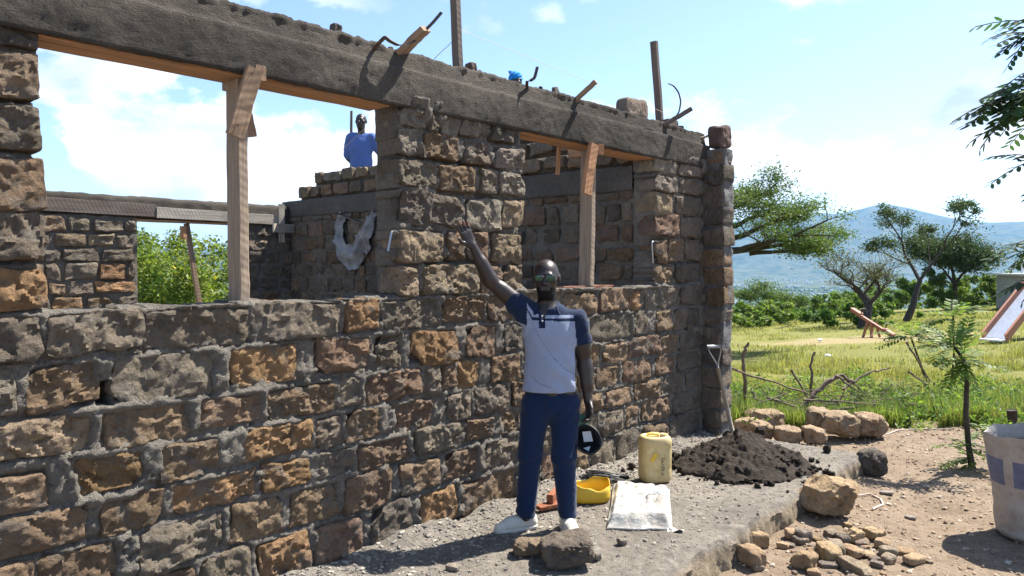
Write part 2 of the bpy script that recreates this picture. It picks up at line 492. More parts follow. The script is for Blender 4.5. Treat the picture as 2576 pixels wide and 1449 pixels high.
# end face to the right
endp = []
for i in range(1, 7):
    e = AP[-1].copy(); e[:, 0] += .02 * i / 6 + .03 * fbm(e + 5, 6, 3, 39) * (i > 0); e[:, 2] = e[:, 2] * (1 - i / 6) + (-.34) * i / 6; endp.append(e)
AP = np.concatenate([AP, np.stack(endp, 0)], 0)
t = NT('gritty concrete apron'); p = t.pos()
nA = t.noise(p, 1.3, 5, .6); nB = t.noise(p, 20, 6, .7); nC = t.noise(p, 110, 4, .7); nE = t.noise(p, 3.6, 5, .65)
c = t.mix(t.ramp(nA, [(.3, 0.), (.7, 1.)]), (.185, .162, .134), (.275, .243, .20))
c = t.mix(t.ramp(nE, [(.55, 0.), (.7, .65)]), c, (.27, .225, .175))
c = t.mix(t.ramp(nB, [(.35, .7), (.55, 0.)]), c, (.10, .09, .08))
c = t.mix(t.ramp(nC, [(.6, 0.), (.7, .6)]), c, (.38, .355, .315))
c = t.mix(t.ramp(t.noise(p, .8, 6, .7, .6), [(.5, 0.), (.6, .55)]), c, (.135, .117, .098))
c = t.mix(t.ramp(t.noise(p, 7.5, 6, .75), [(.56, 0.), (.64, .6)]), c, (.33, .30, .255))
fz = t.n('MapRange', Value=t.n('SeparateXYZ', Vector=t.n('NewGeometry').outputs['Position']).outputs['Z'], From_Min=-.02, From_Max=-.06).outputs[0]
c = t.mix(t.math('MULTIPLY', fz, .8), c, t.mix(t.ramp(nB, [(.35, 0.), (.65, 1.)]), (.20, .155, .105), (.36, .29, .20)))  # tan earth below the rim; the front edge's sunlit tone is painted in by height
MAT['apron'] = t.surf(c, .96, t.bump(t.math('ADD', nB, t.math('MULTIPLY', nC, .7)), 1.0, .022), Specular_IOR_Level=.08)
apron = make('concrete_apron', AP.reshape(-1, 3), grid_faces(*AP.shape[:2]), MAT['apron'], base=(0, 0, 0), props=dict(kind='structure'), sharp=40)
def apron_z(x, y):
    q = np.array([[x, y, 0.0]])
    return float(.010 * fbm(q, 1.6, 4, 33)[0] + .006 * fbm(q, 14, 3, 34)[0] + .05 * math.exp(-((y + .03) / .10) ** 2) * (1 + fbm(q, 3.5, 3, 36)[0]))

# earth floor inside the rooms
Ui, Vi = np.meshgrid(np.linspace(-6, 6.5, 60), np.linspace(.2, 9, 50), indexing='ij')
Zi = .25 + .04 * fbm(P3(Ui, Vi, 0 * Ui), 1.1, 4, 41).reshape(Ui.shape)
Zi -= .6 * (sstep(2.8, 3.4, Ui) + sstep(6.2, 7.2, Vi)) * (Ui > -9)
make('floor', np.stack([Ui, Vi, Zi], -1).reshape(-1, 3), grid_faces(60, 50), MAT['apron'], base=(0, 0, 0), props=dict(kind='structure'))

# ------------------------------------------------------------------ stones
_TPL = {}
def box_tpl(nx, ny, nz):
    key = (nx, ny, nz)
    if key in _TPL: return _TPL[key]
    pts = {}; V = []; F = []
    def vid(i, j, k):
        q = (i, j, k)
        if q not in pts:
            pts[q] = len(V); V.append((2 * i / nx - 1, 2 * j / ny - 1, 2 * k / nz - 1))
        return pts[q]
    for i in range(nx):
        for k in range(nz):
            F.append([vid(i, 0, k), vid(i + 1, 0, k), vid(i + 1, 0, k + 1), vid(i, 0, k + 1)])
            F.append([vid(i, ny, k), vid(i, ny, k + 1), vid(i + 1, ny, k + 1), vid(i + 1, ny, k)])
    for j in range(ny):
        for k in range(nz):
            F.append([vid(0, j, k), vid(0, j, k + 1), vid(0, j + 1, k + 1), vid(0, j + 1, k)])
            F.append([vid(nx, j, k), vid(nx, j + 1, k), vid(nx, j + 1, k + 1), vid(nx, j, k + 1)])
    for i in range(nx):
        for j in range(ny):
            F.append([vid(i, j, 0), vid(i, j + 1, 0), vid(i + 1, j + 1, 0), vid(i + 1, j, 0)])
            F.append([vid(i, j, nz), vid(i + 1, j, nz), vid(i + 1, j + 1, nz), vid(i, j + 1, nz)])
    _TPL[key] = (np.array(V, float), np.array(F, int))
    return _TPL[key]

SC = {'g': (.205, .175, .140), 'b': (.235, .172, .118), 'o': (.288, .186, .104), 'r': (.232, .162, .118), 'd': (.145, .126, .107),
      'l': (.265, .238, .20), 't': (.275, .222, .157)}
def jit(c, k=.18):
    s = 1 + random.uniform(-k, k); return tuple(max(.01, x * s * (1 + random.uniform(-.02, .02))) for x in c)

def stone_verts(c, half, div, seed, expo=18.0, amp=1.0, front_amp=.014, bulge=.25):
    """a hewn block: box with knocked corners and fractured faces. axis 1 is the depth axis, its -1 side the face"""
    V, F = box_tpl(*div)
    h = np.asarray(half, float)
    r = np.random.default_rng(seed)
    n = (np.abs(V) ** expo).sum(1) ** (1 / expo)
    p = V / n[:, None]
    q = p * h + np.asarray(c) + seed * 3.17
    # skewed corners, uneven outline
    a, b = (p[:, 0] + 1) / 2, (p[:, 2] + 1) / 2
    k = r.uniform(-1, 1, (4, 2)) * min(h[0], h[2]) * .17 * amp
    w = np.stack([(1 - a) * (1 - b), a * (1 - b), (1 - a) * b, a * b], 1)
    P = p * h
    P[:, [0, 2]] += w @ k
    sc = min(h[0], h[2])
    P[:, 0] += sc * .13 * amp * fbm(q, .9 / sc, 3, 3) * np.abs(p[:, 0]) ** 2
    P[:, 2] += sc * .13 * amp * fbm(q + 40, .9 / sc, 3, 4) * np.abs(p[:, 2]) ** 2
    # knocked-off corner
    cu, cz = r.choice([-1, 1], 2)
    cut = np.clip(p[:, 0] * cu * h[0] + p[:, 2] * cz * h[2] - (h[0] + h[2] - sc * r.uniform(.2, .8)), 0, None)
    P[:, 0] -= cu * cut * .6; P[:, 2] -= cz * cut * .6
    f1, f2, idv = worley(q * np.array([1, 1, 1.25]), 5.5 + 3 * r.random(), 5)
    g1, g2, idw = worley(q + 9, 17.0, 6)
    rough = (idv - .5) * 1.0 + (.5 - f1) * .5 + (idw - .5) * .9 + 1.2 * fbm(q, 15, 5, 7, .66)
    rough += r.uniform(-.6, .6) * p[:, 0] + r.uniform(-.6, .6) * p[:, 2]
    face = np.clip(-p[:, 1], 0, 1) ** 4
    rim = (1 - np.abs(p[:, 0]) ** 8) * (1 - np.abs(p[:, 2]) ** 8)
    out = p / (np.linalg.norm(p, axis=1)[:, None])
    P[:, 1] -= face * front_amp * (rough * (.45 + .55 * rim) + bulge * rim)
    P += out * (.16 * sc * .35 * fbm(q, 9, 4, 9))[:, None] * (1 - face)[:, None]
    return P + np.asarray(c), F

def wall_stone(parent, c, half, color, seed, div, axes=None, front_amp=.014, mat='stone', amp=1.0):
    """axes: rows = world directions of (along, depth, up)"""
    P, F = stone_verts((0, 0, 0), half, div, seed, front_amp=front_amp, amp=amp)
    if axes is not None: P = P @ np.asarray(axes, float)
    return make('stone', P + np.asarray(c, float), F, MAT[mat], parent, color=color, sharp=33)

AX_CROSS = np.array([[0, -1.0, 0], [1.0, 0, 0], [0, 0, 1.0]])      # a wall whose face looks towards -x
STONES = [
(1.280,1.490,'-3.15,-2.95g -2.94,-2.55g -2.55,-2.03g -2.02,-1.49g -1.47,-1.21o -1.21,-0.76g -0.72,-0.31b -0.30,0.04b 0.06,0.52b 0.53,0.99b 1.00,1.43b 1.44,1.64o 1.68,1.91l 1.94,2.28g 2.30,2.72d'),
(1.050,1.280,'-3.16,-3.05l -3.02,-2.74b -2.70,-2.22g -2.16,-1.76o -1.66,-1.28r -1.26,-1.04g -0.99,-0.59o -0.51,-0.21r -0.14,0.06d 0.09,0.47g 0.49,0.83g 0.84,1.49g 1.52,1.75g 1.88,2.17b 2.21,2.43g 2.46,2.72d'),
(0.857,1.050,'-3.20,-2.76t -2.75,-2.33b -2.31,-1.96b -1.96,-1.52b -1.50,-1.35g -1.34,-0.89r -0.87,-0.73g -0.72,-0.60b -0.59,-0.38o -0.27,0.05b 0.07,0.44g 0.45,0.65b 0.67,0.85b 0.86,1.01o 1.06,1.42b 1.45,1.69r 1.72,1.96r 1.99,2.28b 2.31,2.73d'),
(0.657,0.857,'-3.22,-2.93b -2.85,-2.56o -2.49,-2.20b -2.08,-1.67o -1.65,-1.47g -1.46,-1.21b -1.12,-0.79r -0.69,-0.44g -0.41,-0.08g -0.06,0.16b 0.17,0.50b 0.52,0.71g 0.72,0.94o 0.96,1.31b 1.35,1.81r 1.89,2.24r 2.26,2.73d'),
(0.478,0.657,'-3.25,-2.79b -2.75,-2.47b -2.44,-2.01o -1.98,-1.70o -1.64,-1.40g -1.38,-0.99r -0.96,-0.54g -0.51,-0.25b -0.17,-0.00b 0.01,0.31g 0.33,0.64b 0.67,1.05b 1.10,1.48b 1.52,1.95b 1.99,2.39g 2.42,2.73d'),
(0.256,0.478,'-3.29,-3.00b -2.99,-2.67b -2.60,-2.17g -2.16,-1.86b -1.82,-1.50b -1.47,-1.12r -1.06,-0.73b -0.69,-0.38r -0.34,0.00g 0.03,0.38g 0.39,0.67b 0.69,1.00g 1.05,1.36g 1.39,1.61b 1.64,2.15b 2.19,2.74d'),
(-0.010,0.256,'-3.34,-2.83b -2.82,-2.32b -2.31,-2.03g -2.02,-1.70o -1.67,-1.33r -1.29,-0.98d -0.92,-0.58o -0.55,0.00b 0.03,0.25b 0.27,0.46r 0.48,0.67g 0.71,0.86b 0.90,1.24g 1.27,1.64g 1.66,2.10b 2.12,2.74d'),
(-0.220,-0.010,'-3.38,-2.89b -2.88,-2.37b -2.36,-1.95g -1.94,-1.46b -1.44,-1.07b -1.04,-0.50g'),
(2.535,2.690,'-3.25,-2.94d'),
(2.335,2.535,'-3.25,-2.94t'),
(2.125,2.335,'-3.26,-2.94g'),
(1.885,2.125,'-3.26,-2.93b'),
(1.685,1.885,'-3.26,-2.92g'),
(1.490,1.685,'-3.27,-2.92o'),
(2.510,2.655,'-1.07,-0.86l -0.84,-0.74g -0.71,-0.56l -0.55,-0.36l -0.26,0.03d 1.84,2.21l 2.26,2.70l'),
(2.337,2.510,'-1.07,-0.91l -0.87,-0.57b -0.52,-0.26g -0.23,0.08l 1.85,2.24l 2.29,2.70g'),
(2.145,2.337,'-1.07,-0.75g -0.74,-0.40b -0.37,-0.21g -0.19,0.08l 1.85,2.17t 2.22,2.71g'),
(1.914,2.145,'-1.07,-0.81d -0.79,-0.53g -0.51,-0.18l -0.15,0.07t 1.85,2.27r 2.31,2.71g'),
(1.697,1.914,'-1.07,-0.69t -0.67,-0.52b -0.50,-0.30r -0.27,0.07t 1.85,2.06b 2.10,2.37b 2.40,2.71g'),
(1.490,1.697,'-1.07,-0.90t -0.87,-0.37t -0.36,-0.16r -0.14,0.08t 1.86,2.18b 2.21,2.72d'),
]
# the wall runs on to the left, out of the picture
_rl = random.Random(3); _ext = []
for z0, z1, row in STONES:
    b = float(row.split(',')[0])
    if b < -3.0:
        r_ = []
        b -= .01
        while b > -6.3:
            a = b - _rl.uniform(.28, .5); r_.insert(0, '%.2f,%.2f%s' % (a, b - .01, _rl.choice('gbbgort'))); b = a
        _ext.append((z0, z1, ' '.join(r_ + [row])))
    else: _ext.append((z0, z1, row))
STONES = _ext
front = thing('stone_wall', 'long rough stone front wall with two window openings and a concrete ring beam on top', 'wall', (0, 0, 0))
occ = []
seed = 100
for z0, z1, row in STONES:
    for it in row.split():
        a, b = it[:-1].split(','); a = float(a); b = float(b); ck = it[-1]
        seed += 1
        gap = .006
        if b - a > .60 and z0 < 1.45: pass
        zt = random.uniform(-.012, .012); zb = random.uniform(-.012, .012)
        if z0 == -.22: zb = 0
        hz = (z1 - z0 - .022 + zt - zb) / 2; hx = (b - a - gap) / 2
        near = -3.5 < .5 * (a + b) < .1
        n = (min(40, max(10, int(hx * 2 / .0125))), 7, 17) if near else (min(18, max(8, int(hx * 2 / .025))), 4, 10)
        depth = .10
        proud = random.uniform(.004, .020)
        cy = depth - proud
        wall_stone(front, ((a + b) / 2, cy, (z0 + z1) / 2 - .002 + (zt + zb) / 2), (hx, depth, hz), jit(SC[ck]), seed, n,
                   front_amp=random.uniform(.013, .021), amp=random.uniform(.8, 1.3))
        occ.append((a, b, z0, z1))

# ---- mortar bed: a pushed and smeared sheet between the stones, openings left free
W1 = (-2.955, -1.062); W2 = (.055, 1.86); SILL = 1.485; BEAMB = 2.655
du = .0135
ug = np.concatenate([np.arange(-6.4, -3.5, .03), np.arange(-3.5, 2.79, du)]); zg = np.arange(-.26, 2.70, du)
UU, ZZ = np.meshgrid(ug, zg, indexing='ij')
PP = P3(UU, 0 * UU, ZZ)
dist = np.full(UU.shape, 1.0)                      # >0 outside stones
for a, b, z0, z1 in occ:
    i0, i1 = np.searchsorted(ug, [a - .1, b + .1]); k0, k1 = np.searchsorted(zg, [z0 - .1, z1 + .1])
    u_ = UU[i0:i1, k0:k1]; z_ = ZZ[i0:i1, k0:k1]
    d = np.maximum(np.maximum(a + .007 - u_, u_ - b + .007), np.maximum(z0 + .017 - z_, z_ - z1 + .017))
    dist[i0:i1, k0:k1] = np.minimum(dist[i0:i1, k0:k1], d)
smear = fbm(PP, 2.6, 4, 51).reshape(UU.shape)
lump = fbm(PP, 17, 4, 52).reshape(UU.shape)
grain = fbm(PP, 48, 2, 53).reshape(UU.shape)
hgt = .0045 + .009 * lump + .009 * grain
hgt -= .045 * sstep(.004, -.030, dist)               # dives behind the stones
hgt += (.020 - .010 * sstep(1.5, 1.6, ZZ)) * sstep(.22, .38, smear + .30 * lump + .1 * grain) * sstep(-.050, -.015, dist + .012 * lump)        # smeared over the arrises here and there
# squeezed-out ledges on top of each course
for z0, z1, row in STONES:
    if z1 < 1.6: hgt += .011 * np.exp(-((ZZ - z1 - .006 * lump) / .011) ** 2) * sstep(-.5, .5, fbm(P3(UU, 0 * UU, 0 * UU + z1), 3, 3, 54).reshape(UU.shape))
# shadow gap under each course, deeper raking between the pier stones
for z0, z1, row in STONES:
    hgt -= .030 * np.exp(-((ZZ - z0 - .008 - .008 * lump) / .017) ** 2) * sstep(-.7, .2, fbm(P3(UU, 0 * UU, 0 * UU + z0 * 3), 2.2, 3, 57).reshape(UU.shape))
hgt -= .008 * sstep(1.5, 1.56, ZZ)
# sill cap and plaster under the beam
hgt += .02 * np.exp(-((ZZ - SILL) / .03) ** 2)
hgt += .045 * sstep(2.50, 2.66, ZZ + .05 * smear) * sstep(-.6, .5, smear)
Yg = -hgt
MG = np.stack([UU + .004 * lump, Yg, ZZ + .004 * grain], -1)
fc = grid_faces(len(ug), len(zg))
cen = np.stack([UU, ZZ], -1).reshape(-1, 2)[fc].mean(1)
wav = .012 * fbm(P3(cen[:, 0], 0 * cen[:, 0], cen[:, 1]), 6, 3, 55)
open_ = (cen[:, 1] > SILL + wav) & (((cen[:, 0] > W1[0] + wav) & (cen[:, 0] < W1[1] + wav)) | ((cen[:, 0] > W2[0] + wav) & (cen[:, 0] < W2[1] + wav)))
# a stone's-end hole through the wall low on the left
hole = (np.abs(cen[:, 0] + 2.72) < .035) & (np.abs(cen[:, 1] - 1.115) < .055)
fc = fc[~(open_ | hole)]
V = MG.reshape(-1, 3)
# skirt along every free edge, back into the wall core
e = np.concatenate([fc[:, [0, 1]], fc[:, [1, 2]], fc[:, [2, 3]], fc[:, [3, 0]]])
key = np.sort(e, 1); uq, inv, cnt = np.unique(key, axis=0, return_inverse=True, return_counts=True)
be = e[cnt[inv.ravel()] == 1]
bv = np.unique(be); remap = {int(v): i + len(V) for i, v in enumerate(bv)}
Vb = V[bv].copy(); Vb[:, 1] = .215
sk = np.array([[b_, a_, remap[int(a_)], remap[int(b_)]] for a_, b_ in be])
mb = MB(); mb.add(np.concatenate([V, Vb]), np.concatenate([fc, sk]))
# back of the wall (seen only from inside)
def slab_box(m, x0, x1, y0, y1, z0, z1): m.box(((x0 + x1) / 2, (y0 + y1) / 2, (z0 + z1) / 2), ((x1 - x0) / 2, (y1 - y0) / 2, (z1 - z0) / 2))
slab_box(mb, -6.39, 2.78, .18, .212, -.25, SILL - .03)
slab_box(mb, -6.39, W1[0] - .03, .18, .212, SILL - .03, 2.66)
slab_box(mb, W1[1] + .03, W2[0] - .03, .18, .212, SILL - .03, 2.66)
slab_box(mb, W2[1] + .03, 2.78, .18, .212, SILL - .03, 2.66)
mb.build('mortar', MAT['mortar'], front, smooth=True)

# ---- ring beam: two trowelled lifts with a ledge between them
prof = [(.205, 2.652), (.10, 2.651), (.0, 2.651), (-.006, 2.640), (-.010, 2.622), (-.034, 2.622)]
prof += [(-.036 - .004 * math.sin(i / 12 * 3.1), 2.622 + (2.842 - 2.622) * i / 12) for i in range(1, 13)]
prof += [(-.030, 2.852), (-.012, 2.858), (.004, 2.862)]
prof += [(.006 + .022 * i / 8, 2.862 + .108 * i / 8) for i in range(1, 9)]
prof += [(.05, 2.982), (.09, 2.988), (.14, 2.985), (.19, 2.98), (.215, 2.96), (.215, 2.80), (.205, 2.652)]
prof = np.array(prof)
ub = np.concatenate([np.arange(-6.45, -3.4, .03), np.arange(-3.4, 2.83, .013)])
BM = np.zeros((len(ub), len(prof), 3)); BM[..., 0] = ub[:, None]; BM[..., 1] = prof[None, :, 0]; BM[..., 2] = prof[None, :, 1]
nrm = np.gradient(prof, axis=0); nrm = np.stack([nrm[:, 1], -nrm[:, 0]], 1); nrm /= np.linalg.norm(nrm, axis=1)[:, None] + 1e-9
q = BM.reshape(-1, 3)
d = .004 * fbm(q * np.array([1, 1, 2.2]), 5, 4, 61) + .0035 * fbm(q * np.array([1, 1, 3.5]), 24, 3, 62)
tops = (q[:, 2] > 2.955)
d = d + tops * (.012 * fbm(q, 5, 4, 63) + .012 * fbm(q, 25, 3, 64))
trow = np.abs(vnoise(q * np.array([1, 1, 3.0]) + .02 * vnoise(q, 20, 66)[:, None], 22, 65))
d = d - .002 * np.exp(-(trow / .10) ** 2) * (q[:, 1] < .05)
d = d.reshape(len(ub), len(prof))
BM[..., 1] -= d * -nrm[None, :, 0] * -1; BM[..., 2] += d * nrm[None, :, 1] * -1
BM[..., 2] += .006 * vnoise(P3(ub, 0 * ub, 0 * ub), 1.1, 67)[:, None]
mb = MB(); mb.grid(BM, wrap_v=False)
for s_ in (0, -1):
    mb.add(np.concatenate([BM[s_], BM[s_].mean(0)[None]]), [[i, i + 1, len(prof)] for i in range(len(prof) - 1)])
mb.build('ring_beam', MAT['beam'], front)
# crumbs of concrete left on top of the beam
for i in range(9):
    x = random.uniform(-2.6, 2.6); s_ = random.uniform(.010, .024)
    P_, F_ = stone_verts((0, 0, 0), (s_, s_ * .8, s_ * .8), (5, 5, 5), 900 + i, expo=3, front_amp=.008)
    make('mortar_lump', P_ + np.array([x, random.uniform(.04, .1), 2.985 + s_ * .3]), F_, MAT['beam'], front)

# ------------------------------------------------------------------ corner buttress standing proud at the far end
butt = thing('stone_buttress', 'dark stone buttress at the far right end of the front wall', 'pillar', (2.88, -.1, 0))
z = -.12; i = 0
while z < 2.78:
    hh = random.uniform(.185, .215); hh = min(hh, 2.80 - z)
    two = i % 2 == 0
    cm_ = random.uniform(-.06, .08); cuts = [(-.235, cm_), (cm_, .24)] if (i % 3 == 1) else [(-.235 + random.uniform(0, .04), .24)]
    for a, b in cuts:
        col = jit(random.choice([SC['g'], SC['d'], SC['b'], SC['g']]), .15)
        wall_stone(butt, (2.87, (a + b) / 2, z + hh / 2), ((b - a) / 2 - .004, .108 + random.uniform(-.008, .008), hh / 2 - .008), col, 300 + i, (10, 6, 9), AX_CROSS, front_amp=.016)
    z += hh; i += 1
mb = MB()
N_ = 60
for face in range(1):
    th = np.linspace(0, 1, 41); zz = np.linspace(-.2, 2.80, 150)
    loop = []
    for s_ in th:
        if s_ < .4: loop.append((2.782, .24 - s_ / .4 * .45))
        elif s_ < .6: loop.append((2.782 + (s_ - .4) / .2 * .185, -.21))
        else: loop.append((2.967, -.21 + (s_ - .6) / .4 * .45))
    loop = np.array(loop)
    L_, Z_ = np.meshgrid(np.arange(41), zz, indexing='ij')
    Pm = np.stack([loop[L_][..., 0], loop[L_][..., 1], Z_], -1)
    dd = .016 * fbm(Pm.reshape(-1, 3), 9, 4, 71).reshape(L_.shape) + .014 * sstep(.2, .7, fbm(Pm.reshape(-1, 3), 3.5, 3, 72).reshape(L_.shape))
    cc = np.array([2.875, .02]); dr = Pm[..., :2] - cc; dr /= np.linalg.norm(dr, axis=-1)[..., None]
    Pm[..., :2] += dr * dd[..., None]
    mb.grid(Pm)
    cap = np.concatenate([Pm[:, -1], [[2.875, .02, 2.80]]]); mb.add(cap, [[i, i + 1, 41] for i in range(40)])
mb.build('mortar', MAT['mortar_dark'], butt)
P_, F_ = stone_verts((0, 0, 0), (.10, .085, .115), (12, 10, 12), 333, expo=8, front_amp=.01)
make('loose_block', P_ @ Matrix.Rotation(.12, 3, 'Y') + np.array([2.90, -.10, 2.925]), F_, MAT['rock'], None, color=(.15, .11, .095),
     props=dict(label='dark reddish block set loose on top of the far corner buttress', cat='stone'))

# ------------------------------------------------------------------ cross wall (inside, faces the left) and rear wall
def random_courses(parent, org, axes, a0, a1, z0, z1, hr, lr, cols, skip=None, div=(9, 4, 6), fa=.016, sd=500, proud=.02, depth=.09, top=None):
    z = z0; s = sd
    while z < z1 - .04:
        h = random.uniform(*hr)
        if z + h > z1 - .05: h = z1 - z
        a = a0 + random.uniform(-.12, 0)
        while a < a1 - .03:
            L = random.uniform(*lr); b = min(a + L, a1)
            if a1 - b < .09: b = a1
            aa = max(a, a0)
            s += 1
            ok = b - aa > .06 and (skip is None or not skip(aa, b, z, z + h)) and (top is None or z + h <= top((aa + b) / 2) + .06)
            if ok:
                c = np.asarray(org, float) + axes[0] * ((aa + b) / 2) + axes[1] * (depth - proud - random.uniform(0, .02)) + np.array([0, 0, z + h / 2])
                hz = h / 2 - random.uniform(.012, .026); hx = (b - aa) / 2 - random.uniform(.012, .03)
                wall_stone(parent, c, (max(hx, .03), depth, max(hz, .03)), jit(SC[random.choice(cols)], .22), s, div, axes, front_amp=fa, amp=1.5)
            a = b
        z += h
    return s

def wall_sheet(mb, org, axes, a0, a1, z0, z1, step, sd, amp=.016, hole=None, top=None):
    ag = np.arange(a0, a1 + step, step); zg = np.arange(z0, z1 + step, step)
    A_, Z_ = np.meshgrid(ag, zg, indexing='ij')
    q = P3(A_, 0 * A_ + sd, Z_)
    h = amp * fbm(q, 10, 4, 81) + .022 * sstep(.1, .7, fbm(q, 3.2, 4, 82))
    Zt = Z_ if top is None else np.minimum(Z_, top(A_))
    Pm = np.asarray(org, float) + A_[..., None] * axes[0] - h.reshape(A_.shape)[..., None] * axes[1] + Zt[..., None] * np.array([0, 0, 1.0])
    f = grid_faces(len(ag), len(zg))
    if hole is not None:
        cc = np.stack([A_, Z_], -1).reshape(-1, 2)[f].mean(1)
        f = f[~hole(cc[:, 0], cc[:, 1])]
    mb.add(Pm.reshape(-1, 3), f)

cross = thing('stone_wall', 'shaded inner stone cross wall with a cast concrete band seen through both windows', 'wall', (1.97, 3.2, .2))
XO = np.array([1.875, 0, 0])
# a runs towards the viewer: a = -y
ctop = lambda a: np.interp(-np.asarray(a), [.2, 4.2, 4.6, 5.4, 5.42, 5.75, 5.77, 6.2], [2.93, 2.93, 2.93, 2.93, 2.76, 2.76, 2.585, 2.585])
random_courses(cross, XO, AX_CROSS, -6.0, -.22, .95, 2.36, (.165, .215), (.16, .38), 'ggbgddrgb', div=(8, 4, 6), sd=600)
s_ = random_courses(cross, XO, AX_CROSS, -5.75, -.22, 2.60, 2.775, (.16, .18), (.24, .42), 'bbtgg', div=(10, 5, 7), sd=800, proud=.03)
random_courses(cross, XO, AX_CROSS, -3.3, -1.05, 2.945, 3.29, (.165, .18), (.24, .42), 'tbggb', div=(9, 4, 6), sd=930, proud=.03)
random_courses(cross, XO, AX_CROSS, -5.38, -.22, 2.775, 2.945, (.16, .18), (.24, .42), 'tbglt', div=(10, 5, 7), sd=860, proud=.03)
mb = MB()
wall_sheet(mb, XO, AX_CROSS, -6.2, -.21, .1, 2.37, .03, 3)
mb.add([[2.07, .21, .1], [2.07, 6.2, .1], [2.07, 6.2, 2.585], [2.07, .21, 2.585]], [[0, 1, 2, 3]])
for (a, b, zb, zt) in ((-5.76, -.22, 2.59, 2.76), (-5.39, -.22, 2.76, 2.925), (-3.31, -1.06, 2.925, 3.27)):
    slab_box(mb, 1.895, 2.06, -b, -a, zb, zt)
mb.build('mortar', MAT['mortar'], cross)
mb = MB(); ag = np.arange(-6.2, -.2, .03); zz = np.array([2.352, 2.354] + list(np.linspace(2.36, 2.575, 10)) + [2.588, 2.590, 2.590]); xx = np.array([1.90, 1.862] + [1.852] * 10 + [1.858, 1.88, 2.09])
A_, K_ = np.meshgrid(ag, np.arange(len(zz)), indexing='ij')
Pm = np.stack([xx[K_], -A_, zz[K_]], -1); q = Pm.reshape(-1, 3)
Pm[..., 0] -= (.007 * fbm(q, 6, 4, 91)).reshape(A_.shape); Pm[..., 2] += (.007 * fbm(q, 5, 3, 92)).reshape(A_.shape)
mb.grid(Pm); mb.build('concrete_band', MAT['band'], cross)

rear = thing('stone_wall', 'sunlit rear stone wall with a window opening onto the bushes', 'wall', (0, 6.1, .2))
RO = np.array([0, 6.0, 0]); AXF = np.eye(3)
RW = (-.27, 1.13)
rskip = lambda a, b, z0, z1: b > RW[0] + .05 and a < RW[1] - .05 and z1 > 1.0
random_courses(rear, RO, AXF, -2.6, RW[0], .75, 2.24, (.17, .215), (.20, .42), 'gbgbtgog', div=(10, 4, 7), sd=1000, proud=.03)
random_courses(rear, RO, AXF, RW[1], 1.88, .75, 2.24, (.17, .215), (.20, .40), 'ggdbd', div=(9, 4, 6), sd=1200)
mb = MB()
wall_sheet(mb, RO, AXF, -4.0, 1.90, .1, 2.26, .03, 7, hole=lambda a, z: (a > RW[0] + .02) & (a < RW[1] - .02) & (z > .85))
slab_box(mb, -4.0, RW[0] + .02, 6.04, 6.2, .1, 2.25); slab_box(mb, RW[1] - .02, 1.90, 6.04, 6.2, .1, 2.25); slab_box(mb, RW[0], RW[1], 6.02, 6.2, .1, .85)
mb.build('mortar', MAT['mortar'], rear)
mb = MB(); ag = np.arange(-4.0, 1.95, .03)
pr = np.array([(6.0, 2.25)] + [(5.985, z_) for z_ in np.linspace(2.255, 2.47, 9)] + [(6.0, 2.50), (6.05, 2.515), (6.2, 2.51), (6.22, 2.25)])
A_, K_ = np.meshgrid(ag, np.arange(len(pr)), indexing='ij')
Pm = np.stack([A_, pr[K_][..., 0], pr[K_][..., 1]], -1); q = Pm.reshape(-1, 3)
Pm[..., 1] -= (.010 * fbm(q, 9, 4, 95)).reshape(A_.shape); Pm[..., 2] += (.014 * fbm(q, 7, 4, 96) * (q[:, 2] > 2.45)).reshape(A_.shape)
mb.grid(Pm); mb.build('ring_beam', MAT['beam'], rear)

# ------------------------------------------------------------------ timber
WOODC = {'new': (.36, .20, .105), 'grey': (.26, .20, .145), 'mid': (.26, .175, .115), 'old': (.13, .105, .088), 'pale': (.34, .30, .25)}
def plank(name, p0, p1, w, t, hint, color, parent=None, props=None, taper=1.0, rough=.0015, segs=9):
    """sawn piece from p0 to p1; w = width along hint, t = thickness"""
    p0 = np.array(p0, float); p1 = np.array(p1, float); L = np.linalg.norm(p1 - p0)
    zz = (p1 - p0) / L; xx = np.array(hint, float); xx -= zz * (xx @ zz); xx /= np.linalg.norm(xx); yy = np.cross(zz, xx)
    ch = min(w, t) * .08
    a, b = w / 2, t / 2
    cs = np.array([(-a + ch, -b), (a - ch, -b), (a, -b + ch), (a, b - ch), (a - ch, b), (-a + ch, b), (-a, b - ch), (-a, -b + ch)])
    zs = np.linspace(0, L, segs)
    Pm = np.zeros((segs, 8, 3))
    for i, z_ in enumerate(zs):
        k_ = 1 + (taper - 1) * z_ / L
        Pm[i, :, :2] = cs * k_ + rng.normal(0, rough, (1, 2)) + rng.normal(0, rough * .4, (8, 2)); Pm[i, :, 2] = z_
    V = np.concatenate([Pm.reshape(-1, 3), [[0, 0, 0], [0, 0, L]]]); n = segs * 8
    q = grid_faces(segs, 8, wrap_v=True)[:, ::-1]
    i = np.arange(8); j = (i + 1) % 8
    caps = np.concatenate([np.stack([i, np.full(8, n), j], 1)[:, ::-1][:, ::-1], np.stack([(segs - 1) * 8 + i, (segs - 1) * 8 + j, np.full(8, n + 1)], 1)])
    me = mesh_np(name, V, [q[:, ::-1], caps], smooth=False)
    M3 = Matrix((xx, yy, zz)).transposed()
    return link(name, me, MAT['wood'], parent, p0, jit(color, .08), props, rot=M3.to_quaternion())

FX = np.array([1.0, 0, 0]); FY = np.array([0, 1.0, 0]); FZ = np.array([0, 0, 1.0])
def nail(parent, p, d, L=.05):
    MB().tube([p, np.array(p) + np.array(d) * L], .003, 6).build('nail', MAT['iron'], parent)

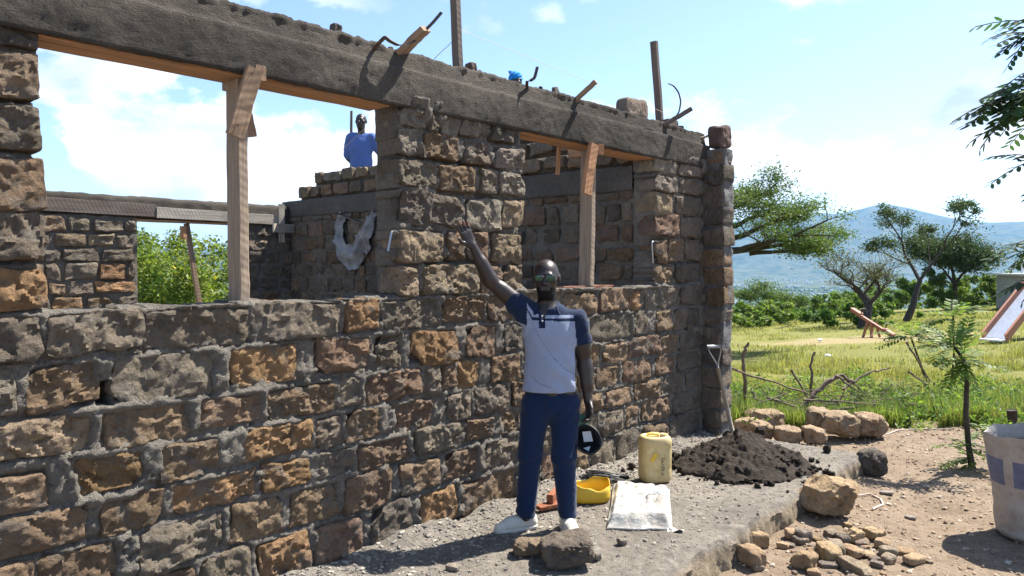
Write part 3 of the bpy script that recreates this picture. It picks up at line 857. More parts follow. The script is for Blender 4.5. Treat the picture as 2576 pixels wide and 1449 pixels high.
# soffit boards under the lintel spans
plank('soffit_board', (-2.955, .105, 2.634), (-1.125, .105, 2.634), .20, .032, FY, WOODC['new'],
      props=dict(label='long orange formwork board under the beam over the left window', cat='board', kind='thing'))
plank('soffit_board', (.04, .105, 2.634), (1.88, .105, 2.634), .20, .032, FY, WOODC['new'],
      props=dict(label='orange formwork board under the beam over the right window', cat='board', kind='thing'))

# left prop
b0 = np.array((-2.035, 0.030, 1.486)); b0[2] = 1.487
pr = thing('timber_prop', 'tall grey sawn prop with nailed braces standing in the left window', 'prop', tuple(b0))
tp = np.array((-2.034, 0.030, 2.611)); tp[2] = 2.616
plank('post', b0 + [0, .07, 0], tp + [0, .07, 0], .052, .13, FX, WOODC['grey'], pr, segs=14)
plank('cross_block', (-1.986, -0.060, 2.640), (-1.967, 0.330, 2.647), .075, .055, FZ, WOODC['mid'], pr)
plank('brace', (-2.027, -0.075, 2.649), (-2.115, -0.030, 2.311), .085, .03, FX, WOODC['mid'], pr)
plank('brace', (-1.983, 0.175, 2.634), (-1.924, 0.175, 2.353), .07, .03, FX, WOODC['mid'], pr)
nail(pr, (-2.054, -0.085, 2.617), (0, -1, 0), .02); nail(pr, (-2.111, -0.050, 2.361), (0, -1, 0), .02)
# right prop
b0 = np.array((0.972, 0.030, 1.490)); b0[2] = 1.505
pr = thing('timber_prop', 'sawn timber prop with an orange brace standing in the right window', 'prop', tuple(b0))
tp = np.array((1.003, 0.030, 2.654)); tp[2] = 2.616
plank('post', b0 + [0, .07, 0], tp + [0, .07, 0], .055, .12, FX, WOODC['grey'], pr, segs=12)
plank('cross_block', (0.962, -0.050, 2.596), (1.180, 0.420, 2.642), .085, .055, FZ, WOODC['new'], pr)
plank('brace', (0.837, -0.070, 2.623), (0.782, -0.035, 2.230), .10, .035, FX, WOODC['new'], pr)
plank('sole_plate', (.62, .10, 1.497), (1.30, .10, 1.497), .09, .022, FY, (.20, .09, .06), pr)
# hanging batten behind the lintel, and the jamb strip
plank('batten', (0.767, 0.220, 2.684), (0.768, 0.240, 2.400), .035, .02, FX, WOODC['new'], props=dict(label='thin batten hanging behind the right window lintel', cat='batten', kind='thing'))
plank('jamb_strip', (1.984, 0.190, 1.507), (1.986, 0.190, 2.578), .03, .02, FX, WOODC['grey'], props=dict(label='thin grey upright strip along the right jamb of the right window', cat='batten', kind='thing'))

# rear wall formwork and prop
plank('form_board', (-.03, 5.955, 2.325), (1.72, 5.955, 2.305), .135, .028, FZ, WOODC['pale'], props=dict(label='pale grey formwork board along the rear wall lintel', cat='board', kind='thing'))
plank('form_board', (-2.6, 5.962, 2.375), (-.035, 5.962, 2.345), .155, .024, FZ, WOODC['old'], props=dict(label='dark formwork board along the rear beam on the left', cat='board', kind='thing'))
plank('soffit_board', (-.28, 6.07, 2.226), (1.14, 6.07, 2.226), .17, .026, FY, WOODC['new'], props=dict(label='brown soffit board over the rear window', cat='board', kind='thing'))
b0 = np.array([.60, 6.08, .85])
pr = thing('timber_prop', 'leaning brown pole prop with a short block in the rear window', 'prop', tuple(b0))
plank('post', b0, (.40, 6.08, 2.21), .06, .05, FX, WOODC['mid'], pr)
plank('cross_block', (.33, 6.02, 2.17), (.33, 6.02, 2.00), .05, .09, FX, WOODC['new'], pr)
pr = thing('cross_brace', 'pale weathered boards nailed as a cross in the rear inner corner', 'brace', (1.68, 5.9, 2.0))
plank('upright', (1.68, 5.93, 1.99), (1.68, 5.93, 2.53), .085, .025, FX, WOODC['pale'], pr)
plank('arm', (1.42, 5.72, 2.18), (1.86, 5.90, 2.19), .12, .025, FZ, WOODC['pale'], pr)

# tall scaffold uprights behind the beam
for (bx, tx, lab) in (((-0.304, 0.270, 2.997), (-0.340, 0.270, 3.617), 'tall brown timber upright rising behind the beam at its middle'),
                      ((2.405, 0.270, 2.971), (2.278, 0.270, 3.805), 'tall brown timber upright rising behind the beam near its far end')):
    bx = np.array(bx); tx = np.array(tx); d_ = (tx - bx) / (tx[2] - bx[2]); lo = bx - d_ * (bx[2] - .25)
    plank('scaffold_post', lo, tx, .055, .075, FX, WOODC['old'], props=dict(label=lab, cat='post', kind='thing'), taper=.85, segs=16)
# sticks and planks left on the beam
plank('plank_offcut', (-1.008, 0.040, 2.959), (-0.956, -0.130, 3.083), .12, .035, (1, .3, .4), WOODC['mid'], props=dict(label='short wide plank leaning up out of the beam left of the first tall upright', cat='plank', kind='thing'))
plank('batten', (0.734, 0.040, 2.956), (0.776, -0.130, 3.087), .045, .035, (1, .3, .3), WOODC['mid'], props=dict(label='short batten leaning out of the beam above the right window', cat='batten', kind='thing'))
plank('batten', (2.067, 0.040, 2.949), (2.270, -0.130, 3.109), .05, .04, (1, .3, .3), WOODC['old'], props=dict(label='dark batten leaning out of the beam beside the far upright', cat='batten', kind='thing'))
plank('wooden_peg', (0.580, 0.100, 2.958), (0.560, 0.100, 3.043), .075, .05, FX, WOODC['old'], props=dict(label='stubby wooden peg standing in the beam top', cat='peg', kind='thing'), taper=.55)

def strip(name, pts, w, props, mat='iron', wdir=None):
    """flat bent hoop-iron strip"""
    pts = np.array(pts, float)
    # smooth
    tt = np.linspace(0, len(pts) - 1, len(pts) * 6); P_ = np.stack([np.interp(tt, np.arange(len(pts)), pts[:, i]) for i in range(3)], 1)
    for _ in range(3): P_[1:-1] = (P_[:-2] + 2 * P_[1:-1] + P_[2:]) / 4
    T_ = np.gradient(P_, axis=0); T_ /= np.linalg.norm(T_, axis=1)[:, None]
    wd = np.array(wdir if wdir is not None else (.55, -.8, .1), float); Wd = wd - T_ * (T_ @ wd)[:, None]; Wd /= np.linalg.norm(Wd, axis=1)[:, None]
    Nn = np.cross(T_, Wd); h = .0018
    Pm = np.stack([P_ + Wd * w / 2 + Nn * h, P_ - Wd * w / 2 + Nn * h, P_ - Wd * w / 2 - Nn * h, P_ + Wd * w / 2 - Nn * h], 1)
    mb = MB(); mb.grid(Pm, wrap_v=True); mb.add(Pm[0], [[0, 1, 2, 3]]); mb.add(Pm[-1], [[3, 2, 1, 0]])
    return mb.build(name, MAT[mat], props=props, smooth=False)
strip('hoop_iron_strip', [(-1.225, 0.030, 2.926), (-1.229, -0.040, 2.961), (-1.223, -0.080, 2.984), (-1.197, -0.090, 2.965), (-1.138, -0.100, 2.949), (-1.057, -0.100, 2.978), (-1.014, -0.100, 3.006)], .022,
      dict(label='curled dark hoop iron strip leaning onto the wide plank offcut', cat='metal strip', kind='thing'))
strip('hoop_iron_strip', [(-0.951, -0.120, 3.077), (-0.914, -0.150, 3.127), (-0.874, -0.180, 3.189)], .02, dict(label='straight dark hoop iron strip pointing up from the plank end', cat='metal strip', kind='thing'))
strip('hoop_iron_strip', [(0.164, 0.040, 2.926), (0.079, -0.030, 2.979), (0.083, -0.060, 2.977), (0.107, -0.080, 2.998), (0.137, -0.080, 3.082)], .022, dict(label='bent hoop iron strip beside the blue head cloth', cat='metal strip', kind='thing'))
strip('hoop_iron_strip', [(2.158, 0.040, 2.987), (2.112, -0.040, 3.003), (2.177, -0.060, 3.071), (2.194, -0.070, 3.174), (2.131, -0.080, 3.245), (2.045, -0.080, 3.287), (1.930, -0.090, 3.286)], .014, dict(label='thin curved shiny strip arching above the far end of the beam', cat='metal strip', kind='thing'))
strip('wall_tie', [(-1.070, -0.005, 1.869), (-1.127, -0.030, 1.880), (-1.146, -0.035, 1.870), (-1.177, -0.040, 1.759)], .011, dict(label='short pale metal strip hanging from the middle pier at the left window', cat='metal strip', kind='thing'), 'galv', (.8, -.6, 0))
strip('wall_tie', [(1.914, -0.005, 1.884), (1.791, -0.030, 1.888), (1.771, -0.030, 1.866), (1.793, -0.030, 1.691)], .011, dict(label='short pale metal strip hanging beside the right window', cat='metal strip', kind='thing'), 'galv', (.8, -.6, 0))
# reinforcing bars poking from the end of the beam
for k_, (o_, lab) in enumerate(((0, 'upper hooked steel bar poking out of the beam end'), (7, 'lower hooked steel bar poking out of the beam end'))):
    MB().tube([(2.662, 0.050, 2.894), np.array((2.895, -0.020, 2.970)) + [0, .06 * k_, -.02 * k_], np.array((3.002, -0.060, 2.987)) + [0, .06 * k_, -.01 * k_], np.array((3.052, -0.070, 2.981)) + [0, .06 * k_, -.01 * k_], np.array((3.079, -0.070, 2.916)) + [0, .06 * k_, -.01 * k_]], .007, 7).build(
        'steel_bar', MAT['iron'], props=dict(label=lab, cat='rebar', kind='thing'))
# loose stones on the beam top
for (px, sz, col, lab) in (((-0.308, 0.140, 3.017), (.035, .035, .045), (.15, .12, .10), 'small round stone on the beam beside the middle upright'),
                           ((-1.437, 0.090, 3.008), (.03, .03, .035), (.16, .15, .14), 'small lump perched on the beam above the left window'),
                           ((1.704, 0.140, 3.030), (.17, .07, .085), (.22, .18, .15), 'long grey block lying on the beam above the right window'),
                           ((2.387, 0.160, 3.046), (.10, .06, .05), (.09, .08, .075), 'dark block lying on the beam beside the far upright')):
    P_, F_ = stone_verts((0, 0, 0), sz, (12, 8, 8), int(abs(px[0]) * 1000) + 5, expo=6, front_amp=.01)
    P_ += np.array([px[0], px[1], 2.975 + sz[2] * .9])
    make('loose_stone', P_, F_, MAT['rock'], None, color=col, props=dict(label=lab, cat='stone', kind='thing'))

# mason's string lines
MAT['string'] = m_plain('nylon string', (.55, .42, .36), .7, 20, .1, 0)
MAT['redstring'] = m_plain('red string', (.75, .12, .08), .7, 20, .1, 0)
def string(pts, r_, lab, mat='string'):
    MB().tube(pts, r_, 5).build('string_line', MAT[mat], props=dict(label=lab, cat='string', kind='thing'))
string([(-0.312, 0.240, 3.304), (1.300, 0.240, 3.216), (3.049, 0.050, 3.018), (2.823, -0.150, 2.861), (2.951, -0.180, 1.935)], .0013, 'thin builder string running from the middle upright to the beam end')
string([(-0.331, 0.260, 3.249), (-0.201, 0.600, 3.217), (2.400, 4.710, 3.686), (1.900, 5.063, 3.066), (1.900, 5.831, 2.726)], .0025, 'builder string slanting down past the man in the blue shirt to the rear corner')

# old torn cement sack hung on the cross wall
tt = NT('torn cement sack'); p_ = tt.pos(); n_ = tt.noise(p_, 9, 6, .7); n2_ = tt.noise(p_, 40, 4)
cc_ = tt.mix(tt.ramp(n_, [(.35, 0.), (.65, 1.)]), (.17, .17, .17), (.36, .36, .35)); cc_ = tt.mix(tt.ramp(n2_, [(.5, 0.), (.7, .5)]), cc_, (.20, .25, .33))
MAT['torn'] = tt.surf(cc_, .8, tt.bump(tt.math('ADD', n_, n2_), .8, .02))
mb = MB(); K_ = 40; W_ = 14
# outline path of the loop: down the left strip, round the bottom, up the right strip (px measured on the cross wall)
path = np.array([(2.335, 4.66), (2.20, 4.74), (2.02, 4.72), (1.86, 4.66), (1.76, 4.52), (1.80, 4.35), (1.95, 4.24), (2.12, 4.12), (2.26, 4.03), (2.33, 3.99)])
wid = np.array([.16, .20, .20, .26, .34, .36, .34, .26, .18, .12])
ti = np.linspace(0, 9, K_); pz = np.interp(ti, np.arange(10), path[:, 0]); py = np.interp(ti, np.arange(10), path[:, 1]); wv = np.interp(ti, np.arange(10), wid)
for _ in range(3):
    pz[1:-1] = (pz[:-2] + 2 * pz[1:-1] + pz[2:]) / 4; py[1:-1] = (py[:-2] + 2 * py[1:-1] + py[2:]) / 4
tz = np.gradient(pz); ty = np.gradient(py); ll = np.hypot(tz, ty); nz_, ny_ = -ty / ll, tz / ll
S_ = np.linspace(-.5, .5, W_)
Pm = np.zeros((K_, W_, 3))
Pm[..., 2] = pz[:, None] + nz_[:, None] * S_ * wv[:, None]; Pm[..., 1] = py[:, None] + ny_[:, None] * S_ * wv[:, None]
q_ = P3(0 * Pm[..., 0], Pm[..., 1], Pm[..., 2])
Pm[..., 0] = 1.79 + (.05 * fbm(q_, 9, 4, 14)).reshape(K_, W_) - .03 * np.cos(S_ * 9)[None]
Pm[:, 0, 2] += .02 * fbm(P3(pz, py, 0 * pz), 20, 3, 3); Pm[:, -1, 2] += .025 * fbm(P3(pz, py, 0 * pz), 18, 3, 4)
Pb = Pm.copy(); Pb[..., 0] += .006
sk_ = thing('torn_sack', 'torn grey plastic sack hanging in a loop on the inner cross wall', 'sack', (1.80, 4.4, 1.66))
mb.grid(Pm); mb.grid(Pb[:, ::-1]); mb.build('cloth', MAT['torn'], sk_)

def text_mesh(name, body, size, origin, xdir, ydir, mat, parent, extrude=.0):
    cu = bpy.data.curves.new(name, 'FONT'); cu.body = body; cu.size = size; cu.align_x = 'CENTER'; cu.align_y = 'CENTER'; cu.extrude = extrude
    ob = bpy.data.objects.new(name, cu); COL.objects.link(ob)
    bpy.context.view_layer.update()
    me = bpy.data.meshes.new_from_object(ob.evaluated_get(bpy.context.evaluated_depsgraph_get()))
    COL.objects.unlink(ob); bpy.data.objects.remove(ob)
    xd = Vector(xdir).normalized(); zd = xd.cross(Vector(ydir)).normalized(); yd = zd.cross(xd)
    me.materials.clear()
    return link(name, me, mat, parent, origin, rot=Matrix((xd, yd, zd)).transposed().to_quaternion())
MAT['ink'] = m_plain('faded ink', (.06, .07, .10), .8, 60, .4, 0)
text_mesh('lettering', 'DDMU', .085, (1.735, 4.22, 1.89), (0, -.45, .62), (0, .62, .45), MAT['ink'], sk_)
plank('stick', (1.80, 4.70, 2.33), (1.79, 4.22, 2.20), .02, .015, FX, WOODC['old'], sk_)

# ------------------------------------------------------------------ people: smooth-blended solids turned into one skin
def smin(a, b, k):
    h = np.clip(.5 + .5 * (b - a) / k, 0, 1); return b + (a - b) * h - k * h * (1 - h)

class Field:
    def __init__(s, lo, hi, h):
        s.lo = np.array(lo, float); s.h = h
        s.n = np.ceil((np.array(hi) - s.lo) / h).astype(int) + 1
        s.ax = [s.lo[i] + h * np.arange(s.n[i]) for i in range(3)]
        s.d = np.full(s.n, .25)
    def _box(s, lo, hi, m):
        sl = []
        for i in range(3):
            a = int(np.clip(np.floor((lo[i] - m - s.lo[i]) / s.h), 0, s.n[i])); b = int(np.clip(np.ceil((hi[i] + m - s.lo[i]) / s.h) + 1, 0, s.n[i])); sl.append(slice(a, b))
        return tuple(sl), np.stack(np.meshgrid(*[s.ax[i][sl[i]] for i in range(3)], indexing='ij'), -1)
    def cap(s, a, b, ra, rb, k=.02, flat=None):
        """tapered limb; flat = (direction, factor) squeezes the section"""
        a = np.array(a, float); b = np.array(b, float); R_ = max(ra, rb)
        sl, P = s._box(np.minimum(a, b) - R_, np.maximum(a, b) + R_, .06)
        if P.size == 0: return s
        ab = b - a; t = np.clip(((P - a) @ ab) / (ab @ ab), 0, 1); r = P - (a + t[..., None] * ab)
        if flat is not None:
            dv = np.array(flat[0], float); dv /= np.linalg.norm(dv); r = r + (r @ dv)[..., None] * dv * (1 / flat[1] - 1)
        d = np.linalg.norm(r, axis=-1) - (ra + (rb - ra) * t)
        s.d[sl] = smin(s.d[sl], d, k); return s
    def ell(s, c, r, k=.02, rot=None, sub=False):
        c = np.array(c, float); r = np.array(r, float)
        sl, P = s._box(c - r.max(), c + r.max(), .06)
        if P.size == 0: return s
        q = P - c
        if rot is not None: q = q @ np.array(rot)
        k0 = np.linalg.norm(q / r, axis=-1); k1 = np.linalg.norm(q / r ** 2, axis=-1)
        d = k0 * (k0 - 1) / (k1 + 1e-9)
        s.d[sl] = -smin(-s.d[sl], d, k) if sub else smin(s.d[sl], d, k); return s
    def plane(s, p, n, k=.004):
        """keep the side n points away from"""
        P = np.stack(np.meshgrid(*s.ax, indexing='ij'), -1)
        s.d = -smin(-s.d, -((P - np.array(p)) @ np.array(n, float)), k); return s
    def disp(s, fn):
        m = np.abs(s.d) < .05
        P = np.stack(np.meshgrid(*s.ax, indexing='ij'), -1)[m]
        s.d[m] += fn(P); return s
    def mesh(s):
        d = s.d; n = np.array(d.shape); neg = d < 0
        c = np.zeros(n - 1, int)
        for i in (0, 1):
            for j in (0, 1):
                for k in (0, 1): c += neg[i:n[0] - 1 + i, j:n[1] - 1 + j, k:n[2] - 1 + k]
        act = np.argwhere((c > 0) & (c < 8)); ids = np.full(n - 1, -1); ids[tuple(act.T)] = np.arange(len(act))
        acc = np.zeros((len(act), 3)); cnt = np.zeros(len(act))
        cor = [(i, j, k) for i in (0, 1) for j in (0, 1) for k in (0, 1)]
        for a in cor:
            for b in cor:
                if sum(abs(x - y) for x, y in zip(a, b)) == 1 and a < b:
                    va = d[tuple((act + a).T)]; vb = d[tuple((act + b).T)]; m = (va < 0) != (vb < 0)
                    t = np.where(m, va / (va - vb + 1e-12), 0)
                    p = np.array(a) + t[:, None] * (np.array(b) - np.array(a))
                    acc[m] += p[m]; cnt[m] += 1
        V = s.lo + s.h * (act + acc / cnt[:, None])
        F = []
        for ax in range(3):
            o1, o2 = [(1, 2), (2, 0), (0, 1)][ax]
            sl0 = [slice(None)] * 3; sl1 = [slice(None)] * 3; sl0[ax] = slice(0, -1); sl1[ax] = slice(1, None)
            e = np.argwhere(neg[tuple(sl0)] != neg[tuple(sl1)])
            e = e[(e[:, o1] > 0) & (e[:, o2] > 0) & (e[:, o1] < n[o1] - 1) & (e[:, o2] < n[o2] - 1)]
            q = []
            for (x, y) in ((0, 0), (-1, 0), (-1, -1), (0, -1)):
                w = e.copy(); w[:, o1] += x; w[:, o2] += y; q.append(ids[tuple(w.T)])
            q = np.stack(q, 1)
            flip = ~neg[tuple(e.T)]
            q[flip] = q[flip][:, ::-1]
            F.append(q)
        return V, np.concatenate(F)

def fingers(f, wrist, tip_dir, side_dir, palm_n, L=.18, curl=.2, thumb=1, spread=.12, s=1.0):
    """palm, four unequal fingers with two bends, thumb from the side of the palm"""
    w = np.array(wrist, float); t = np.array(tip_dir, float); t /= np.linalg.norm(t)
    x = np.array(side_dir, float); x -= t * (x @ t); x /= np.linalg.norm(x); n = np.array(palm_n, float); n -= t * (n @ t) + x * (n @ x); n /= np.linalg.norm(n)
    pl = L * .5
    for o in (-.025, -.008, .009, .026):
        f.cap(w + t * .012 + x * o * .6 * s, w + t * pl + x * o * s, .016 * s, .0145 * s, .012)
    for i, (o, fl) in enumerate(((-.030, .062), (-.010, .078), (.011, .085), (.031, .076))):
        b = w + t * pl + x * o * s; d = t + x * (o / .03) * spread
        d /= np.linalg.norm(d)
        for j, (l, r0, r1) in enumerate(((.48, .0105, .0095), (.30, .0095, .0085), (.22, .0085, .007))):
            a_ = curl * (.5 + j * .9) * (1 + .1 * i); dd = d * math.cos(a_) + n * math.sin(a_)
            e = b + dd * fl * l * s; f.cap(b, e, r0 * s, r1 * s, .004); b = e
    b = w + t * pl * .25 + x * thumb * .026 * s; d = t * .62 + x * thumb * .75 + n * .25; d /= np.linalg.norm(d)
    m = b + d * .045 * s; f.cap(b - d * .02, m, .015 * s, .012 * s, .012)
    d2 = t * .9 + x * thumb * .35 + n * .3; d2 /= np.linalg.norm(d2); f.cap(m, m + d2 * .036 * s, .0115 * s, .009 * s, .005)

def head(f, c, s=1.0, turn=0.0, tilt=0.0):
    """c = centre of the skull; face looks to -y turned by 'turn' about z"""
    Rm = np.array(Matrix.Rotation(turn, 3, 'Z') @ Matrix.Rotation(tilt, 3, 'X'))
    c = np.array(c, float)
    L = lambda x, y, z: c + Rm @ (np.array([x, y, z]) * s)
    f.ell(L(0, .012, .018), np.array((.077, .096, .088)) * s, .02, Rm)
    f.ell(L(0, -.030, -.050), np.array((.061, .066, .080)) * s, .035, Rm)
    f.ell(L(0, -.052, -.108), np.array((.034, .036, .026)) * s, .03, Rm)              # chin
    f.cap(L(-.034, -.080, .012), L(.034, -.080, .012), .013 * s, .013 * s, .02)       # brow
    f.cap(L(0, -.092, .0), L(0, -.110, -.036), .009 * s, .0135 * s, .012)             # nose
    f.cap(L(-.014, -.098, -.040), L(.014, -.098, -.040), .009 * s, .009 * s, .008)
    for sx_ in (-1, 1):
        f.ell(L(sx_ * .050, -.058, -.022), np.array((.020, .020, .018)) * s, .02, Rm) # cheek
        f.ell(L(sx_ * .030, -.086, -.004), np.array((.014, .010, .009)) * s, .008, Rm, sub=True)
        f.ell(L(sx_ * .080, .014, -.012), np.array((.009, .020, .032)) * s, .006, Rm) # ear
    f.cap(L(-.020, -.090, -.066), L(.020, -.090, -.066), .0085 * s, .0085 * s, .006)  # lips
    f.cap(L(-.018, -.090, -.078), L(.018, -.090, -.078), .0095 * s, .0095 * s, .006)
    f.cap(L(-.022, -.099, -.0720), L(.022, -.099, -.0720), .002 * s, .002 * s, .002)
    return L

def to_world(V, base, yaw=0.0):
    """figure coordinates: x = right in the picture, y = away from the camera, z = up"""
    c_, s_ = math.cos(yaw), math.sin(yaw)
    X = V[:, 0] * c_ - V[:, 1] * s_; Y = V[:, 0] * s_ + V[:, 1] * c_
    return np.array(base, float) + X[:, None] * RT + Y[:, None] * FW + V[:, 2:3] * FZ

t = NT('dark skin'); p = t.pos(); n1 = t.noise(p, 60, 4); n2 = t.noise(p, 8, 3)
c = t.mix(t.ramp(n2, [(.3, 0.), (.7, 1.)]), (.019, .0125, .010), (.031, .019, .014))
MAT['skin'] = t.surf(c, .42, t.bump(n1, .12, .004), Specular_IOR_Level=.5)
MAT['palm'] = m_plain('palm skin', (.17, .085, .06), .5, 50, .2, .1, .4)
MAT['beard'] = m_plain('short black hair', (.008, .007, .007), .8, 200, .3, .6, .2)
def m_cloth(name, col, weave=900, var=.12, wr=.35, rough=.9):
    t = NT(name); p = t.pos(); n1 = t.noise(p, weave * .25, 3); n2 = t.noise(p, 11, 4, .6, .8); n3 = t.noise(p, 4, 3)
    c = t.mix(t.ramp(n1, [(.3, 0.), (.7, 1.)]), tuple(x * (1 - var) for x in col), tuple(x * (1 + var) for x in col))
    c = t.mix(t.ramp(n3, [(.4, .2), (.7, 0.)]), c, tuple(x * .7 for x in col))
    return t.surf(c, rough, t.bump(t.math('ADD', t.math('MULTIPLY', n2, 1.0), t.math('MULTIPLY', n1, .05)), wr, .02), Specular_IOR_Level=.1, Sheen_Weight=.15)
MAT['polo'] = m_cloth('heather grey knit', (.27, .315, .42), var=.16)
MAT['navy'] = m_cloth('navy knit', (.011, .021, .050))
MAT['navy2'] = m_cloth('faint navy seam', (.17, .20, .27))
MAT['white_trim'] = m_cloth('white trim', (.75, .77, .80))
MAT['denim'] = m_cloth('blue denim', (.010, .023, .062), 1400, .3, .45)
MAT['canvas'] = m_cloth('off-white canvas shoe', (.60, .565, .48), 700, .08, .3)
MAT['sole'] = m_plain('rubber sole', (.55, .52, .46), .7, 40, .15, .1)
MAT['blueshirt'] = m_cloth('blue shirt', (.085, .145, .36), 700, .1, .5)
MAT['trouser'] = m_cloth('dark trousers', (.05, .05, .055))
MAT['lens'] = NT('mirror lens').surf((.03, .075, .052), .08, None, Metallic=.65, Specular_IOR_Level=.8)
MAT['black'] = m_plain('black plastic', (.012, .012, .013), .4, 40, .2, .05, .4)

# ---- the man in front of the wall
MAN = np.array([-.328, -.583, .0])
man_z = 0.0
f = Field((-.63, -.20, -.01), (.34, .20, 1.96), .0066)
HC = (-.030, -.005, 1.605)
L = head(f, HC, 1.0, turn=R(-9), tilt=R(3))
f.cap((-.022, .025, 1.36), (-.026, .018, 1.52), .062, .056, .03)                       # neck
# torso (inside the shirt)
f.ell((0, .01, 1.22), (.155, .095, .19), .05); f.ell((.005, .01, 1.02), (.145, .095, .16), .05)
f.cap((-.13, .01, 1.375), (.13, .01, 1.335), .055, .055, .05)
f.ell((.005, .01, .88), (.150, .10, .12), .05)
# raised arm (left in the picture)
SR = (-.155, .005, 1.395); ER = (-.372, -.035, 1.572); WR_ = (-.486, -.075, 1.795)
f.cap(SR, ER, .054, .043, .04); f.cap((-.20, .0, 1.42), (-.31, -.02, 1.52), .050, .047, .03)
f.cap(ER, WR_, .043, .027, .02); f.cap((-.385, -.04, 1.60), (-.43, -.055, 1.69), .043, .036, .03)
fingers(f, WR_, (-.062, -.02, .125), (-.8, -.45, -.35), (-.5, -.75, -.2), L=.175, curl=.10, thumb=1, spread=.16)
# hanging arm (right in the picture)
SL = (.165, .01, 1.335); EL = (.216, .035, 1.055); WL = (.234, -.005, .825)
f.cap(SL, EL, .056, .043, .04); f.cap((.185, .02, 1.28), (.205, .03, 1.15), .054, .048, .03)
f.cap(EL, WL, .043, .028, .02); f.cap((.219, .03, 1.02), (.228, .015, .93), .044, .038, .03)
fingers(f, WL, (.01, -.03, -.12), (.35, -.9, .1), (-.85, -.4, -.1), L=.17, curl=.75, thumb=1, spread=.03)
# legs (inside the jeans)
f.cap((-.085, .01, .86), (-.135, .0, .48), .075, .052, .03); f.cap((-.135, .0, .48), (-.158, .02, .09), .050, .036, .02)
f.cap((.085, .01, .86), (.075, -.01, .48), .075, .052, .03); f.cap((.075, -.01, .48), (.107, .01, .09), .050, .036, .02)
f.cap((-.158, .03, .09), (-.20, .018, .045), .034, .026, .02); f.cap((.107, .01, .09), (.113, -.04, .045), .034, .026, .02)
V, F = f.mesh()
cen = V[F].mean(1)
mi = np.zeros(len(F), int)
hl = (cen - np.array(HC))
face_b = (hl[:, 2] < -.066) & (hl[:, 2] > -.15) & (hl[:, 1] < .01) & (np.abs(hl[:, 0]) < .075) & ~((np.abs(hl[:, 2] + .072) < .014) & (np.abs(hl[:, 0] + .012) < .03) & (hl[:, 1] < -.07))
mi[face_b] = 2
tips = (cen[:, 2] > 1.915); mi[tips] = 1
man = make('person', to_world(V, MAN), F, [MAT['skin'], MAT['palm'], MAT['beard']], midx=mi, base=MAN,
           props=dict(label='man in sunglasses and a grey and navy polo shirt raising one arm before the wall', cat='person', kind='thing'))

# polo shirt
f = Field((-.36, -.20, .85), (.32, .20, 1.50), .0066)
f.ell((0, .005, 1.23), (.172, .112, .20), .05); f.ell((.005, .005, 1.02), (.170, .120, .18), .05); f.cap((-.03, .005, .86), (.03, .005, .86), .152, .152, .05, flat=((0, 1, 0), .82))
f.cap((-.135, .008, 1.372), (.135, .008, 1.335), .062, .062, .05); f.ell((-.02, .015, 1.40), (.10, .075, .055), .04)
f.cap(SR, (-.262, -.015, 1.488), .068, .064, .035); f.cap((-.14, .01, 1.33), (-.20, 0, 1.41), .05, .06, .05)
f.cap(SL, (.207, .03, 1.155), .068, .066, .03)
def folds(P):
    a = .007 * fbm(P * np.array([1, 1, .6]), 8, 3, 5)
    dg = P[:, 0] * .8 + P[:, 2]
    a += .0065 * np.sin((dg + .03 * vnoise(P, 7, 3)) * 46) * sstep(1.25, 1.0, P[:, 2]) * sstep(-.1, .1, P[:, 0])
    a += .004 * np.sin((P[:, 0] * 1.1 - P[:, 2] * .7 + .02 * vnoise(P, 9, 4)) * 60) * sstep(.10, .16, np.abs(P[:, 0])) * sstep(1.1, 1.25, P[:, 2])
    return a
f.disp(folds)
f.plane((0, 0, .892), (0, .02, -1)); 
P = np.stack(np.meshgrid(*f.ax, indexing='ij'), -1)
ad = np.array([-.217, -.02, .177]); ad /= np.linalg.norm(ad)                           # sleeve ends
e1 = (P - np.array([-.255, -.015, 1.482])) @ ad; m1 = (P[..., 0] < -.17) & (P[..., 2] > 1.35)
f.d = np.where(m1, -smin(-f.d, -e1, .004), f.d)
ad2 = np.array([.051, .025, -.28]); ad2 /= np.linalg.norm(ad2)
e2 = (P - np.array([.205, .03, 1.185])) @ ad2; m2 = (P[..., 0] > .135) & (P[..., 2] < 1.26) & (P[..., 0] > .138 + 0 * P[..., 2])
f.d = np.where(m2 & ((P[..., 0] > .15) | (P[..., 2] > 1.1)), np.where(P[..., 0] > .152, -smin(-f.d, -e2, .004), f.d), f.d)
f.cap((-.023, .01, 1.40), (-.028, -.05, 1.52), .001, .001, .001)
# neck opening
nd = np.linalg.norm((P - np.array([-.026, .012, 1.45])) / np.array([.078, .085, .10]), axis=-1) - 1
vneck = np.maximum(np.abs(P[..., 0] + .05) - .035 * np.clip((P[..., 2] - 1.33) / .10, 0, 1), P[..., 1] + .04)
vneck = np.maximum(vneck, 1.345 - P[..., 2])
f.d = np.maximum(f.d, -np.minimum(nd * .08, vneck))
V, F = f.mesh(); cen = V[F].mean(1); x, y, z = cen.T
mi = np.zeros(len(F), int)
stripe_z = np.interp(x, [-.20, -.168, -.119, .128, .2], [1.47, 1.438, 1.344, 1.338, 1.34])
yoke_z = np.interp(x, [-.20, -.168, -.10, .128, .2], [1.52, 1.462, 1.372, 1.366, 1.36])
front_ = y < .03
mi[(np.abs(z - stripe_z) < .009) & front_] = 1
mi[(z > yoke_z)] = 1
mi[(np.abs(x + .058) < .019) & (z > 1.29) & (z < 1.40) & (y < 0)] = 1                  # placket
slv = ((x < -.150) & (z > 1.30 + (x + .15) * -.4)) | ((x > .142 + np.clip(1.33 - z, -.1, .2) * .12) & (z > 1.12)); mi[slv] = 1
seam = np.abs(z - np.interp(x, [-.13, -.08, 0., .08, .15], [1.34, 1.24, 1.12, 1.04, 1.00])) < .0035
